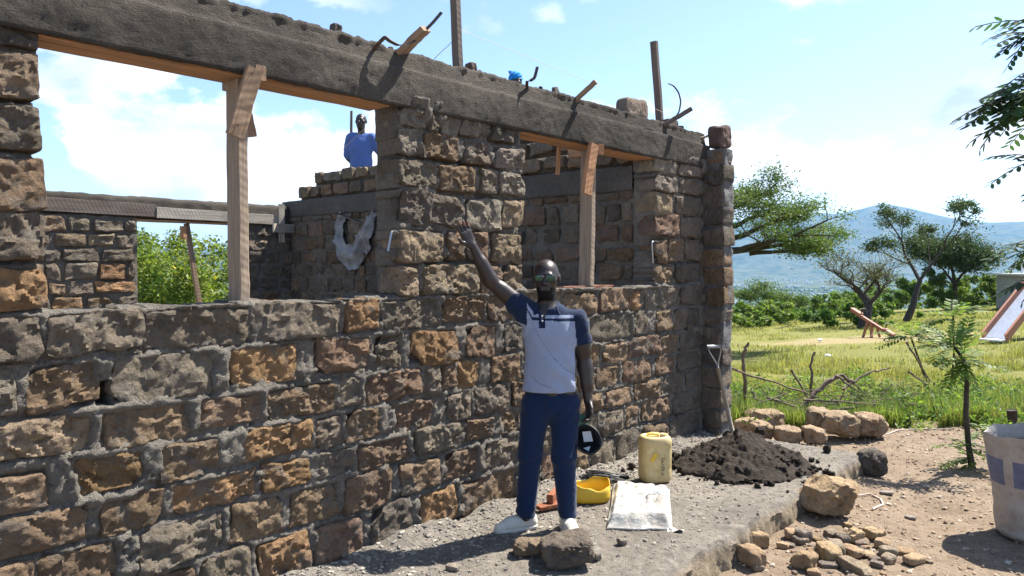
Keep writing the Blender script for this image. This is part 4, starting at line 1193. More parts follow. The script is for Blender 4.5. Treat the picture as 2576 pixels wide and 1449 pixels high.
mi[seam & (y < 0) & (mi == 0)] = 2
seam2 = np.abs(z - np.interp(x, [-.15, -.13, -.08, -.0], [1.06, 1.0, .95, .925])) < .0035
mi[seam2 & (y < 0) & (mi == 0) & (x < 0)] = 2
shirt = make('polo_shirt', to_world(V, MAN), F, [MAT['polo'], MAT['navy'], MAT['navy2'], MAT['white_trim']], man, midx=mi)
# collar leaves and buttons
mb = MB()
for sx_ in (-1, 1):
    th = np.linspace(.15, 1.0, 14); Pm = []
    for a_ in th:
        an = -math.pi / 2 + sx_ * (.30 + a_ * 2.6)
        cx_, cy_ = -.026 + .070 * math.cos(an), .014 + .072 * math.sin(an)
        zt = 1.425 + .030 * a_
        drop = .060 * (1 - a_ * .35)
        Pm.append([[cx_, cy_, zt], [cx_ * 1.0 + .010 * math.cos(an), cy_ + .010 * math.sin(an), zt + .004], [cx_ + .030 * math.cos(an), cy_ + .034 * math.sin(an), zt - drop * .55], [cx_ + .042 * math.cos(an) - sx_ * -.004, cy_ + .046 * math.sin(an) , zt - drop]])
    Pm = np.array(Pm); mb.grid(Pm); Pm2 = Pm.copy(); Pm2[..., 2] -= .004; mb.grid(Pm2[:, ::-1])
make('collar', to_world(np.concatenate(mb.V), MAN), mb.faces(), MAT['navy'], shirt)
mb = MB()
for zz_ in (1.365, 1.335):
    mb.lathe([(0, -.006), (.0055, -.006), (.0055, 0)], (0, 0, 0), 10)
    q = mb.V[-1]; mb.V[-1] = np.stack([q[:, 0] - .058, q[:, 2] - (.104 if zz_ > 1.35 else .111), q[:, 1] + zz_], 1)
make('button', to_world(np.concatenate(mb.V), MAN), mb.faces(), MAT['white_trim'], shirt)

# jeans
f = Field((-.26, -.19, .05), (.26, .19, .99), .0066)
f.cap((-.03, .005, .90), (.03, .005, .90), .118, .118, .04, flat=((0, 1, 0), .78)); f.ell((0, .015, .80), (.172, .112, .11), .04)
f.cap((-.092, .01, .80), (-.130, -.002, .49), .094, .076, .035); f.cap((-.130, -.002, .49), (-.156, .02, .115), .075, .060, .03)
f.cap((.092, .01, .80), (.084, -.012, .49), .094, .078, .035); f.cap((.084, -.012, .49), (.107, .012, .10), .076, .059, .03)
def jf(P):
    leg = sstep(.62, .5, P[:, 2])
    w = P[:, 2] + .35 * P[:, 0] * np.sign(P[:, 0]) + .025 * vnoise(P, 8, 5)
    a = .0075 * np.sin(w * 80) * (sstep(.30, .12, P[:, 2]) + .9 * np.exp(-((P[:, 2] - .46) / .07) ** 2)) * (.5 + .5 * vnoise(P, 5, 6))
    a += .004 * fbm(P, 7, 3, 8) * leg + .003 * np.sin((P[:, 2] * .9 - np.abs(P[:, 0]) * 1.2 + .02 * vnoise(P, 9, 2)) * 70) * np.exp(-((P[:, 2] - .76) / .06) ** 2)
    return a
f.disp(jf); f.plane((0, 0, .925), (0, 0, 1)); f.plane((0, 0, .085), (0, 0, -1))
V, F = f.mesh()
jeans = make('jeans', to_world(V, MAN), F, MAT['denim'], man)
mb = MB()
mb.tube([(-.040, -.106, .885), (-.040, -.108, .84), (-.028, -.106, .80), (-.014, -.102, .79)], .0022, 5)
mb.tube([(.06, -.100, .885), (.085, -.098, .865), (.13, -.075, .855), (.15, -.05, .852)], .0022, 5)
make('seam', to_world(np.concatenate(mb.V), MAN), mb.faces(), MAT['navy'], jeans)

def shoe(ankle, yawdeg, label):
    a = R(yawdeg); d = np.array([math.cos(a), math.sin(a), 0]); s_ = np.array([-d[1], d[0], 0]); A = np.array([ankle[0], ankle[1], 0])
    f = Field(A + [-.26, -.26, -.005], A + [.26, .26, .14], .006)
    f.cap(A - d * .045 + FZ * .052, A + d * .10 + FZ * .048, .042, .042, .03, flat=(s_, .95)); f.cap(A + d * .06 + FZ * .042, A + d * .175 + FZ * .030, .045, .032, .03)
    f.cap(A - d * .05 + FZ * .03, A - d * .03 + FZ * .085, .036, .040, .02)
    f.plane((0, 0, .018), (0, 0, -1), .003)
    P = np.stack(np.meshgrid(*f.ax, indexing='ij'), -1)
    op = np.linalg.norm((P - (A - d * .012 + FZ * .112)) / np.array([.046, .046, .045]), axis=-1) - 1
    f.d = np.maximum(f.d, -op * .045)
    V, F = f.mesh(); up = make('shoe', to_world(V, MAN), F, MAT['canvas'], man)
    f = Field(A + [-.26, -.26, -.01], A + [.26, .26, .06], .006)
    f.cap(A - d * .047 + FZ * .02, A + d * .07 + FZ * .02, .045, .050, .02); f.cap(A + d * .07 + FZ * .02, A + d * .175 + FZ * .02, .050, .037, .02)
    f.plane((0, 0, .001), (0, 0, -1), .002); f.plane((0, 0, .026), (0, 0, 1), .003)
    V, F = f.mesh(); make('sole', to_world(V, MAN), F, MAT['sole'], up)
shoe((-.165, .035), 205, 'l'); shoe((.108, .012), -82, 'r')

# sunglasses
gl = thing('sunglasses', None, None, tuple(MAN + np.array([0, 0, 1.58]))); gl.parent = man; gl.location = (0, 0, 1.58); del gl['kind']
mbf = MB()
for sx_ in (-1, 1):
    th = np.linspace(0, 2 * math.pi, 22, endpoint=False)
    ox = np.sign(np.cos(th)) * np.abs(np.cos(th)) ** .75 * .029; oz = np.sign(np.sin(th)) * np.abs(np.sin(th)) ** .8 * .019
    rim = np.array([L(sx_ * .034 + a_, -.101 + .35 * abs(sx_ * .034 + a_) ** 1.0 * .5 , .0 + b_ - .004) for a_, b_ in zip(ox, oz)])
    mbl = MB(); cc = rim.mean(0) + (L(0, -.004, 0) - L(0, 0, 0)); mbl.add(np.concatenate([rim, [cc]]), [[(i + 1) % 22, i, 22] for i in range(22)])
    o_ = make('lens', to_world(np.concatenate(mbl.V), MAN), mbl.faces(), MAT['lens'], gl)
    mbf.tube(np.concatenate([rim, rim[:1]]), .0026, 5, cap=False)
    mbf.tube([L(sx_ * .063, -.088, .004), L(sx_ * .082, -.045, .004), L(sx_ * .086, .015, .0)], .0026, 5)
mbf.tube([L(-.008, -.104, .004), L(.008, -.104, .004)], .003, 5)
make('frame', to_world(np.concatenate(mbf.V), MAN), mbf.faces(), MAT['black'], gl)

# cap held by its peak
CAPC = np.array([.222, -.055, .595])
MAT['capmesh'] = m_cloth('black cap', (.012, .013, .014), 900, .3, .2)
MAT['capgreen'] = m_cloth('green peak lining', (.07, .17, .13), 700, .1, .1)
cap_o = thing('baseball_cap', 'black cap with green peak lining dangling from the standing man\'s lowered hand', 'cap', tuple(to_world(CAPC[None], MAN)[0]))
axis = np.array([.10, .80, -.35]); axis /= np.linalg.norm(axis)         # crown points away and down
upv = np.array([-.50, -.35, .80]); upv -= axis * (upv @ axis); upv /= np.linalg.norm(upv); rt = np.cross(upv, axis)
ph = np.linspace(0, 1, 12); th = np.linspace(0, 2 * math.pi, 36, endpoint=False)
def crown(s_):
    Pm = np.zeros((12, 36, 3))
    for i, u_ in enumerate(ph):
        an = u_ * math.pi / 2; r_ = math.cos(an) ** .8 if u_ < 1 else 0.0
        for j, a_ in enumerate(th):
            Pm[i, j] = CAPC + (rt * math.cos(a_) * .082 + upv * math.sin(a_) * .098) * max(r_, .02) * s_ + axis * math.sin(an) * .105 * s_
    return Pm
mb = MB(); mb.grid(crown(1.0), wrap_v=True); mb.grid(crown(.965)[::-1], wrap_v=True)
make('crown', to_world(np.concatenate(mb.V), MAN), mb.faces(), MAT['capmesh'], cap_o)
mb = MB(); Pm = np.zeros((14, 8, 3))
for i, a_ in enumerate(np.linspace(-.95, .95, 14)):
    e_ = CAPC + rt * math.sin(a_) * .083 + upv * math.cos(a_) * .099
    for j, u_ in enumerate(np.linspace(0, 1, 8)):
        Pm[i, j] = e_ + (upv * .95 - axis * .30 + rt * a_ * .10) * (.105 * u_ * math.cos(a_ * 1.15) ** .6) - axis * .006 - axis * .022 * (a_ / .95) ** 2 * -1
mb.grid(Pm); Pm2 = Pm + axis * .004
mf = MB(); mf.grid(Pm2[:, ::-1])
make('peak_lining', to_world(np.concatenate(mb.V), MAN), mb.faces(), MAT['capgreen'], cap_o)
make('peak', to_world(np.concatenate(mf.V), MAN), mf.faces(), MAT['capmesh'], cap_o)
mb = MB()
def cp(a_, b_, c_=.0): return CAPC + rt * a_ + upv * b_ + axis * c_
mb.add([cp(-.055, .035, .055), cp(-.010, .062, .052), cp(.018, .010, .080), cp(-.030, -.022, .080)], [[3, 2, 1, 0]])
make('label_patch', to_world(np.concatenate(mb.V), MAN), mb.faces(), MAT['white_trim'], cap_o)
mb = MB(); mb.add([cp(.0, -.035, .085), cp(.045, -.020, .072), cp(.03, -.055, .070)], [[2, 1, 0]])
make('label_patch', to_world(np.concatenate(mb.V), MAN), mb.faces(), MAT['white_trim'], cap_o)
mb = MB()
for a_ in (.2, 1.5, 2.8, 4.1, 5.4):
    mb.tube([CAPC + (rt * math.cos(a_) * .079 + upv * math.sin(a_) * .094) * math.cos(u_ * 1.5) ** .8 + axis * math.sin(u_ * 1.5) * .099 for u_ in np.linspace(0.02, .98, 8)], .005, 5)
mb.tube([CAPC + rt * math.cos(a_) * .080 + upv * math.sin(a_) * .095 + axis * .008 for a_ in np.linspace(0, 2 * math.pi, 30)], .006, 5)
make('seam_tape', to_world(np.concatenate(mb.V), MAN), mb.faces(), MAT['black'], cap_o)

# ---- worker in a blue shirt on the staging behind the cross wall
def worker(base, label, turn, pose, hat=None, yaw=0.0, h=.010):
    B = np.array(base, float)
    f = Field((-.42, -.25, -.01), (.55, .25, 1.78), h)
    Lh = head(f, (0, 0, 1.61), 1.0, turn=turn)
    f.cap((0, .02, 1.38), (0, .015, 1.53), .056, .052, .03)
    f.ell((0, .01, 1.22), (.15, .09, .18), .05); f.ell((0, .01, .98), (.14, .09, .18), .05)
    for s_ in (-1, 1):
        sh, el, wr, td = pose[s_]
        f.cap(sh, el, .050, .040, .03); f.cap(el, wr, .040, .027, .02); fingers(f, wr, td, (0, -1, 0), (-s_, 0, 0), curl=.5, thumb=1)
        f.cap((s_ * .085, .01, .88), (s_ * .10, 0, .48), .075, .052, .03); f.cap((s_ * .10, 0, .48), (s_ * .11, .02, .08), .05, .036, .02); f.cap((s_ * .11, .02, .06), (s_ * .12, -.12, .035), .036, .032, .02)
    f.plane((0, 0, 0), (0, 0, -1), .003)
    V, F = f.mesh()
    o = make('person', to_world(V, B, yaw), F, MAT['skin'], base=B, props=dict(label=label, cat='person', kind='thing'))
    f = Field((-.42, -.22, .70), (.52, .22, 1.50), h)
    f.ell((0, .005, 1.22), (.172, .115, .20), .05); f.ell((0, .005, .98), (.170, .118, .20), .05); f.cap((-.03, .005, .78), (.03, .005, .78), .14, .14, .05, flat=((0, 1, 0), .8))
    f.cap((-.13, .01, 1.37), (.13, .01, 1.37), .062, .062, .05); f.ell((0, .015, 1.41), (.09, .07, .05), .04)
    for s_ in (-1, 1):
        sh, el, wr, td = pose[s_]; sh = np.array(sh); el = np.array(el); f.cap(sh, sh + (el - sh) * .85, .068, .078, .03)
    f.disp(lambda P: .006 * fbm(P * np.array([1, 1, .5]), 8, 3, 15) + .005 * np.sin((P[:, 0] * .6 - P[:, 2] * .4 + .03 * vnoise(P, 5, 3)) * 60))
    f.plane((0, 0, .74), (0, 0, -1))
    P = np.stack(np.meshgrid(*f.ax, indexing='ij'), -1)
    f.d = np.maximum(f.d, -(np.linalg.norm((P - np.array([0, -.005, 1.46])) / np.array([.07, .085, .095]), axis=-1) - 1) * .08)
    V, F = f.mesh(); sh_ = make('shirt', to_world(V, B, yaw), F, MAT['blueshirt'], o)
    f = Field((-.24, -.2, .04), (.24, .2, .98), .012)
    f.ell((0, .01, .88), (.165, .11, .11), .04)
    for s_ in (-1, 1): f.cap((s_ * .09, .01, .85), (s_ * .10, 0, .48), .092, .072, .03); f.cap((s_ * .10, 0, .48), (s_ * .11, .02, .08), .07, .06, .03)
    f.plane((0, 0, .06), (0, 0, -1)); f.plane((0, 0, .96), (0, 0, 1))
    V, F = f.mesh(); make('trousers', to_world(V, B, yaw), F, MAT['trouser'], o)
    return o, Lh
W2B = np.array((2.761, 5.529, 3.910)); W2B[2] -= 1.72
worker(W2B, 'man in a blue collared shirt standing above the inner cross wall', R(-6),
       {-1: ((-.165, .01, 1.36), (-.215, .09, 1.08), (-.12, .16, .95), (.1, .02, -.05)), 1: ((.165, .01, 1.36), (.30, .05, 1.13), (.40, .0, .95), (.05, -.02, -.1))}, h=.0095)
# bandana-wrapped worker just showing above the beam
W3B = np.array((3.693, 3.299, 4.310)); W3B[2] -= 1.735
o3, L3 = worker(W3B, 'worker whose blue head cloth just shows above the beam', R(25),
       {-1: ((-.165, .01, 1.36), (-.22, .03, 1.08), (-.20, -.12, .90), (0, -.08, -.08)), 1: ((.165, .01, 1.36), (.22, .03, 1.08), (.20, -.12, .90), (0, -.08, -.08))}, h=.0115)
MAT['headcloth'] = m_cloth('bright blue cloth', (.01, .22, .62), 500, .1, .5)
f = Field((-.16, -.16, 1.56), (.16, .16, 1.82), .006)
f.ell((0, .008, 1.655), (.094, .108, .088), .02); f.cap((-.05, .02, 1.72), (-.085, .05, 1.755), .040, .012, .03); f.cap((-.06, .05, 1.63), (-.105, .09, 1.60), .04, .02, .03)
f.disp(lambda P: .005 * np.sin((P[:, 2] * 1.0 - P[:, 0] * .9 + .02 * vnoise(P, 14, 3)) * 85)); f.plane((0, 0, 1.60), (0, -.25, -1))
V, F = f.mesh(); make('head_cloth', to_world(V, W3B), F, MAT['headcloth'], o3)
# staging for both of them
for (B_, lab) in ((W2B, 'timber trestle staging behind the inner cross wall'), (W3B, 'timber trestle staging behind the middle pier')):
    st_ = thing('work_trestle', lab, 'trestle', (B_[0], B_[1], .2))
    zt = B_[2] - .02
    for k_ in (-1, 0, 1): plank('deck_board', B_ + np.array([-.55, k_ * .2, -.02]), B_ + np.array([.55, k_ * .2, -.02]), .19, .035, FY, WOODC['mid'], st_, segs=3)
    for a_ in (-.45, .45):
        for b_ in (-.25, .25):
            plank('leg', (B_[0] + a_, B_[1] + b_, -.45), (B_[0] + a_, B_[1] + b_, zt - .02), .06, .06, FX, WOODC['old'], st_, segs=3)
plank('scaffold_post', np.array((2.835, 5.896, 3.161)) - [0, 0, 3.2], (2.847, 5.882, 4.007), .07, .05, RT, WOODC['old'], props=dict(label='dark pointed post standing behind the man in the blue shirt', cat='post', kind='thing'), taper=.5)

# ------------------------------------------------------------------ things on the apron
def az(p): return np.array([p[0], p[1], apron_z(p[0], p[1])])
def gzt(p, dz=0.0): return np.array([p[0], p[1], terrain1(p[0], p[1]) + dz])

# yellow jerrycan with a moulded handle and a worn face
t = NT('yellow jerrycan plastic'); p = t.pos(); n1 = t.noise(p, 16, 6, .7); n2 = t.noise(p, 55, 5, .7)
c = t.mix(t.ramp(n1, [(.35, 0.), (.65, 1.)]), (.45, .34, .15), (.56, .45, .23)); c = t.mix(t.ramp(n2, [(.5, 0.), (.72, .6)]), c, (.28, .20, .10))
MAT['jerry'] = t.surf(c, .55, t.bump(n2, .15, .006), Specular_IOR_Level=.4)
MAT['yellow'] = m_plain('bright yellow plastic', (.62, .40, .03), .4, 14, .12, .05, .45)
MAT['inner'] = m_plain('pale yellow plastic', (.66, .50, .12), .45, 20, .12, .05, .4)
J = az((1.065, -0.497, 0.000)); 
jc = thing('jerrycan', 'faded yellow jerrycan standing on the apron behind the flat white sack', 'jerrycan', tuple(J))
def sq_ring(hx, hy, z, ex=3.2, k=40):
    th = np.arange(k) * 2 * math.pi / k; c_ = np.cos(th); s_ = np.sin(th)
    r_ = (np.abs(c_) ** ex + np.abs(s_) ** ex) ** (-1 / ex)
    return np.stack([hx * c_ * r_, hy * s_ * r_, np.full(k, z)], 1)
rings = []
HX, HY, HH = .122, .10, .352
for z_, k_ in ((0, .80), (.006, .90), (.022, .97), (.045, 1.0), (.10, 1.0), (.11, .988), (.12, 1.0), (.25, 1.0), (.262, .988), (.274, 1.0), (.31, .995), (.33, .97), (.345, .92), (.352, .84), (.354, .70), (.345, .66), (.343, .30), (.343, .02)):
    q = sq_ring(HX * k_, HY * k_, z_)
    rings.append(q)
Pm = np.array(rings)
rot = Matrix.Rotation(R(-38), 3, 'Z')
Pm = Pm @ np.array(rot).T
Pm[..., :2] += (.004 * fbm(Pm.reshape(-1, 3), 12, 3, 4)).reshape(Pm.shape[:2])[..., None] * (Pm[..., 2:3] < .33)
mb = MB(); mb.grid(Pm + J, wrap_v=True); mb.build('body', MAT['jerry'], jc)
rx_ = np.array(rot) @ np.array([1, 0, 0]); ry_ = np.array(rot) @ np.array([0, 1, 0])
mb = MB(); mb.tube([J + rx_ * a_ + FZ * z_ for a_, z_ in ((-.075, .340), (-.06, .362), (-.02, .366), (.02, .362), (.035, .342))], .013, 8); mb.build('handle', MAT['inner'], jc)
mb = MB(); mb.lathe([(.030, 0), (.030, .022), (.024, .024), (.021, .016), (.001, .014)], J + rx_ * .072 + ry_ * .0 + FZ * .340, 20); mb.build('spout', MAT['jerry'], jc)
vdir = (CAM - J)[:2]; vdir /= np.linalg.norm(vdir)
# worn oval and hand-scrawled mark on the camera side
def on_can(a_, z_, off=.0015):
    """point on the can wall, a_ = offset to the right in m"""
    d3 = np.array([vdir[0], vdir[1], 0]); r3 = np.array([-d3[1], d3[0], 0])
    lo, hi = 0.02, .2
    for _ in range(24):
        m = (lo + hi) / 2; w = np.array(rot).T @ (d3 * m + r3 * a_)
        ins = (abs(w[0]) / HX) ** 3.2 + (abs(w[1]) / HY) ** 3.2 < 1
        lo, hi = (m, hi) if ins else (lo, m)
    return J + d3 * (lo + off + .003) + r3 * a_ + FZ * z_
mb = MB(); th = np.linspace(0, 2 * math.pi, 20, endpoint=False)
ov = [on_can(-.005 + .018 * math.cos(a_) + .016 * math.sin(a_), .205 + .036 * math.sin(a_)) for a_ in th]
mb.add(np.array(ov + [np.mean(ov, 0) + np.array([vdir[0], vdir[1], 0]) * .003]), [[i, (i + 1) % 20, 20] for i in range(20)]); mb.build('worn_patch', MAT['yellow'], jc)
mb = MB()
for stroke in ([(.055, .195), (.053, .150), (.072, .150)], [(.055, .195), (.076, .195)], [(.054, .172), (.070, .172)], [(.062 + .010 * math.cos(a_), .118 + .016 * math.sin(a_)) for a_ in np.linspace(0, 6.28, 10)], [(.056, .088), (.056, .070), (.072, .070)]):
    mb.tube([on_can(a_, z_) for a_, z_ in stroke], .0022, 5)
mb.build('lettering', MAT['ink'], jc)

# yellow basin cut from a jerrycan
B = az((0.259, -0.459, 0.000)); B += FW * .10
bs = thing('cut_basin', 'bright yellow basin cut from a jerrycan beside the standing man', 'basin', tuple(B))
rr = []
for z_, k_ in ((.0, .70), (.004, .90), (.02, .985), (.05, 1.0), (.085, 1.0), (.120, .99), (.121, .965), (.085, .965), (.045, .965), (.022, .94), (.014, .84), (.020, .45), (.026, .02)):
    q = sq_ring(.155 * k_, .122 * k_, z_, 2.8, 48)
    if z_ > .07: q[:, 2] += .020 * (z_ - .05) / .07 * np.sin(np.arctan2(q[:, 1], q[:, 0]) * 2 + .6) + .006 * np.sin(np.arctan2(q[:, 1], q[:, 0]) * 7)
    rr.append(q)
Pm = np.array(rr) @ np.array(Matrix.Rotation(R(-45), 3, 'Z')).T + B
mb = MB(); mb.grid(Pm, wrap_v=True); mb.build('shell', MAT['yellow'], bs)
mb = MB(); mb.lathe([(.055, .018), (.048, .034), (.030, .040), (.001, .040)], B + RT * -.05 + FW * .0, 20); mb.lathe([(.040, .018), (.034, .030), (.001, .033)], B + RT * .03 + FW * .03, 18); mb.build('moulded_boss', MAT['inner'], bs)

# flat white sack, nearly empty
t = NT('woven white sack'); p = t.pos(); n1 = t.noise(p, 7, 6, .7); n2 = t.noise(p, 26, 5, .7); n3 = t.noise(p, 500, 2)
c = t.mix(t.ramp(n1, [(.42, 0.), (.62, .8)]), (.44, .425, .385), (.30, .27, .23)); c = t.mix(t.ramp(n2, [(.55, 0.), (.72, .5)]), c, (.25, .215, .17))
MAT['sack'] = t.surf(c, .6, t.bump(t.math('ADD', t.math('MULTIPLY', t.noise(p, 12, 5, .6, 1.2), 1.0), t.math('MULTIPLY', n3, .03)), .5, .03), Specular_IOR_Level=.35)
c0, c1, c2, c3 = [np.array(v) for v in ((-0.088, -0.849, 0.000), (0.166, -1.162, -0.000), (0.874, -0.736, 0.000), (0.732, -0.345, 0.000))]
nu, nv = 46, 54
A_, B_ = np.meshgrid(np.linspace(0, 1, nu), np.linspace(0, 1, nv), indexing='ij')
base_ = (1 - A_)[..., None] * ((1 - B_)[..., None] * c0 + B_[..., None] * c3) + A_[..., None] * ((1 - B_)[..., None] * c1 + B_[..., None] * c2)
q = base_.reshape(-1, 3)
edge_ = np.minimum(np.minimum(A_, 1 - A_) * 1.0, np.minimum(B_, 1 - B_) * 1.3)
prof_ = sstep(0, .10, edge_)
wob = fbm(q, 5, 4, 77).reshape(A_.shape); wob2 = np.abs(vnoise(q * np.array([1, 1, 1]) + .05 * vnoise(q, 6, 9)[:, None], 11, 78)).reshape(A_.shape)
zt = .018 + prof_ * (.055 + (.034 * wob - .030 * np.exp(-(wob2 / .12) ** 2)) * sstep(.02, .35, B_)) + .035 * sstep(.25, .0, B_) * prof_
top_ = base_.copy(); top_[..., :2] += ((fbm(q, 7, 3, 79).reshape(A_.shape) * .014)[..., None]); top_[..., 2] = zt + .002
bot_ = top_.copy(); bot_[..., 2] = .012 + .0 * zt
SK = thing('white_sack', 'flat dirty white woven sack lying on the apron right of the man', 'sack', tuple(base_.reshape(-1, 3).mean(0) * [1, 1, 0]))
mb = MB(); mb.grid(top_)
ring_idx = [(i, 0) for i in range(nu)] + [(nu - 1, j) for j in range(1, nv)] + [(i, nv - 1) for i in range(nu - 2, -1, -1)] + [(0, j) for j in range(nv - 2, 0, -1)]
rg = np.array([top_[i, j] for i, j in ring_idx]); rb = rg.copy(); rb[:, 2] = .004
mid = (rg + rb) / 2; cen_ = rg.mean(0); mid[:, :2] += (mid[:, :2] - cen_[:2]) * .025
mb.grid(np.stack([rg, mid, rb]), wrap_v=True); mb.build('cloth', MAT['sack'], SK)
# frayed loose corner
mb = MB(); e0 = top_[-1, 0]; dirs = RT * .9 - FW * .15
Pm = np.array([[e0 + RT * (.10 * u_ - .03) - FW * (.02 * u_ + .05 * (v_ - .5)) + FZ * (-.008 + .012 * math.sin(u_ * 5 + v_ * 4)) for v_ in np.linspace(0, 1, 5)] for u_ in np.linspace(0, 1, 8)]); Pm[..., 2] = np.maximum(Pm[..., 2], .006)
mb.grid(Pm); Pm2 = Pm.copy(); Pm2[..., 2] -= .004; mb.grid(Pm2[:, ::-1]); mb.build('frayed_corner', MAT['sack'], SK)
MAT['print'] = m_plain('blue print', (.16, .20, .30), .7, 60, .3, 0)
pc = base_[int(nu * .72), int(nv * .62)]; pz = zt[int(nu * .68):int(nu * .8), int(nv * .55):int(nv * .7)].max() + .010
xd = (c1 - c0) / np.linalg.norm(c1 - c0); yd = (c3 - c0) / np.linalg.norm(c3 - c0)
text_mesh('lettering', 'TEE', .055, (pc[0], pc[1], pz), tuple(xd), tuple(yd), MAT['print'], SK)
mb = MB(); o_ = pc - yd * .035; mb.add([o_ - xd * .05 + FZ * (pz - o_[2]), o_ + xd * .05 + FZ * (pz - o_[2]), o_ + xd * .05 + yd * .012 + FZ * (pz - o_[2]), o_ - xd * .05 + yd * .012 + FZ * (pz - o_[2])], [[0, 1, 2, 3]]); mb.build('print_bar', MAT['print'], SK)

# coil of black binding wire behind the basin
WB = az((0.726, -0.184, 0.000))
wr = thing('binding_wire', 'bundle of black binding wire lying against the wall behind the yellow basin', 'wire', tuple(WB))
mb = MB()
for i in range(42):
    a0 = -.20 + random.uniform(-.05, .05); a1 = .20 + random.uniform(-.06, .08); o_ = random.uniform(-.05, .06); h_ = random.uniform(.012, .055)
    pts = [WB + RT * (a0 + (a1 - a0) * u_) + FW * (o_ + .03 * math.sin(u_ * 3 + i)) + FZ * (h_ * (.5 + .7 * math.sin(u_ * 3.1)) + .006) for u_ in np.linspace(0, 1, 9)]
    mb.tube(pts, .0028, 5)
mb.build('strands', MAT['black'], wr)
# red-brown timber offcuts
TM = (.22, .085, .045)
plank('timber_offcut', np.array((-0.113, -0.295, -0.000)) + FZ * .028, np.array((0.123, -0.360, 0.000)) + FZ * .028, .075, .028, FY, TM, props=dict(label='flat red-brown board end behind the standing man', cat='board', kind='thing'))
plank('timber_offcut', np.array((-0.019, -0.326, 0.000)) + FZ * .075, np.array((0.425, -0.152, 0.000)) + FZ * .07, .06, .045, FZ, TM, props=dict(label='red-brown timber offcut leaning across the flat board behind the man', cat='board', kind='thing'))
mb = MB(); a_ = np.array((0.165, -0.061, 0.000)) + FZ * .03; b_ = np.array((0.372, -0.004, 0.000)) + FZ * .035
mb.tube([a_, a_ + (b_ - a_) * .55], .014, 8); mb.build('hammer_handle', MAT['galv'], props=dict(label='small tool with a metal shaft lying between the man\'s legs', cat='tool', kind='thing'))
tool = bpy.context.scene.objects['hammer_handle']; tool.name = 'hand_tool'; WLOC['hand_tool'] = WLOC['hammer_handle']
mb = MB(); mb.tube([a_ + (b_ - a_) * .5, a_ + (b_ - a_) * .95, b_], (.022, .022, .016), 10); mb.build('grip', MAT['black'], tool)
string([np.array((0.644, 0.299, 0.000)) + FZ * .05, np.array((0.281, -0.040, 0.209)), np.array((0.344, -0.050, 0.237)), np.array((0.435, -0.030, 0.191))], .004, 'loose end of pale rope on the wall behind the man\'s knees')

# ---- boulders
def boulder(name, c, half, col, seed, label, yaw=0.0, sink=.25, expo=4.0, div=(20, 16, 14), fa=None, tilt=0.0, group=None, mat='rock', zbase=None, cat='rock'):
    P_, F_ = stone_verts((0, 0, 0), half, div, seed, expo=expo, amp=1.5, front_amp=fa or min(half) * .22)
    # facet the whole block
    q = P_ + seed
    f1, f2, idv = worley(q, .8 / max(half), 3); n_ = P_ / (np.linalg.norm(P_, axis=1)[:, None] + 1e-6)
    P_ = P_ + n_ * ((idv - .5) * .22 * min(half) + .10 * min(half) * fbm(q, 1.5 / max(half), 5, 8, .65))[:, None]
    Rm = np.array(Matrix.Rotation(yaw, 3, 'Z') @ Matrix.Rotation(tilt, 3, 'Y')); P_ = P_ @ Rm.T
    c = np.array(c, float)
    z0 = c[2] if zbase is None else zbase
    P_ += np.array([c[0], c[1], z0 - P_[:, 2].min() - sink * half[2]])
    return make(name, P_, F_, MAT[mat], None, color=col, props=dict(label=label, cat=cat, kind='thing', group=group), sharp=36)
YAWV = math.atan2(RT[1], RT[0])
boulder('boulder', az((-0.730, -1.019, 0.000)) + FW * .07, (.15, .11, .078), (.145, .125, .105), 41, 'big grey angular stone on the apron in front of the man\'s feet', YAWV + .15, .08, 6.5, (30, 24, 20), tilt=-.12)
boulder('small_rock', az((-0.747, -0.777, 0.000)) + FW * .05, (.095, .06, .045), (.21, .165, .12), 43, 'small brown stone tucked against the big grey stone', YAWV, .1, 4.5)
boulder('small_rock', az((0.150, 0.096, 0.000)) + FW * .02, (.05, .04, .035), (.24, .22, .20), 44, 'grey stone chip at the wall foot just left of the man', YAWV, .1)
boulder('small_rock', az((0.420, -0.073, 0.000)), (.05, .04, .03), (.27, .24, .21), 45, 'pale stone chip behind the man beside the wall foot', YAWV, .1)
boulder('boulder', gzt((1.562, -1.661, -0.170)) + FW * .08, (.165, .13, .135), (.38, .285, .185), 46, 'large tan boulder leaning against the broken apron edge', YAWV + .3, .10, 5.5, (30, 22, 22), tilt=.28)
boulder('boulder', gzt((2.969, -1.517, -0.170)), (.13, .11, .105), (.13, .115, .10), 47, 'dark round rock at the far corner of the apron', YAWV, .2, 3.5)
for i, (pt, hf, lab) in enumerate((
    ((3.768, -0.021, -0.150), (.13, .10, .075), 'low tan boulder nearest the buttress foot'),
    ((4.057, -0.107, -0.150), (.20, .13, .115), 'broken tan block behind the front row of boulders'),
    ((3.560, -0.285, -0.150), (.125, .10, .085), 'leftmost long boulder of the front row beside the mortar heap'),
    ((3.603, -0.541, -0.150), (.135, .10, .075), 'middle long boulder of the front row beyond the mortar heap'),
    ((3.724, -0.752, -0.150), (.125, .10, .085), 'right long boulder of the front row beyond the mortar heap'),
    ((4.325, -0.582, -0.150), (.125, .11, .11), 'rounded boulder standing behind the front row'),
    ((4.189, -0.878, -0.150), (.175, .13, .135), 'big rounded boulder left of the rightmost one'),
    ((4.343, -1.102, -0.150), (.14, .12, .125), 'rightmost big boulder with a sloping top at the grass edge'))):
    boulder('boulder', gzt(pt, .02), hf, jit((.335, .255, .18), .1), 60 + i * 3, lab, YAWV + random.uniform(-.25, .25), .12, 4.2, (20, 15, 14))

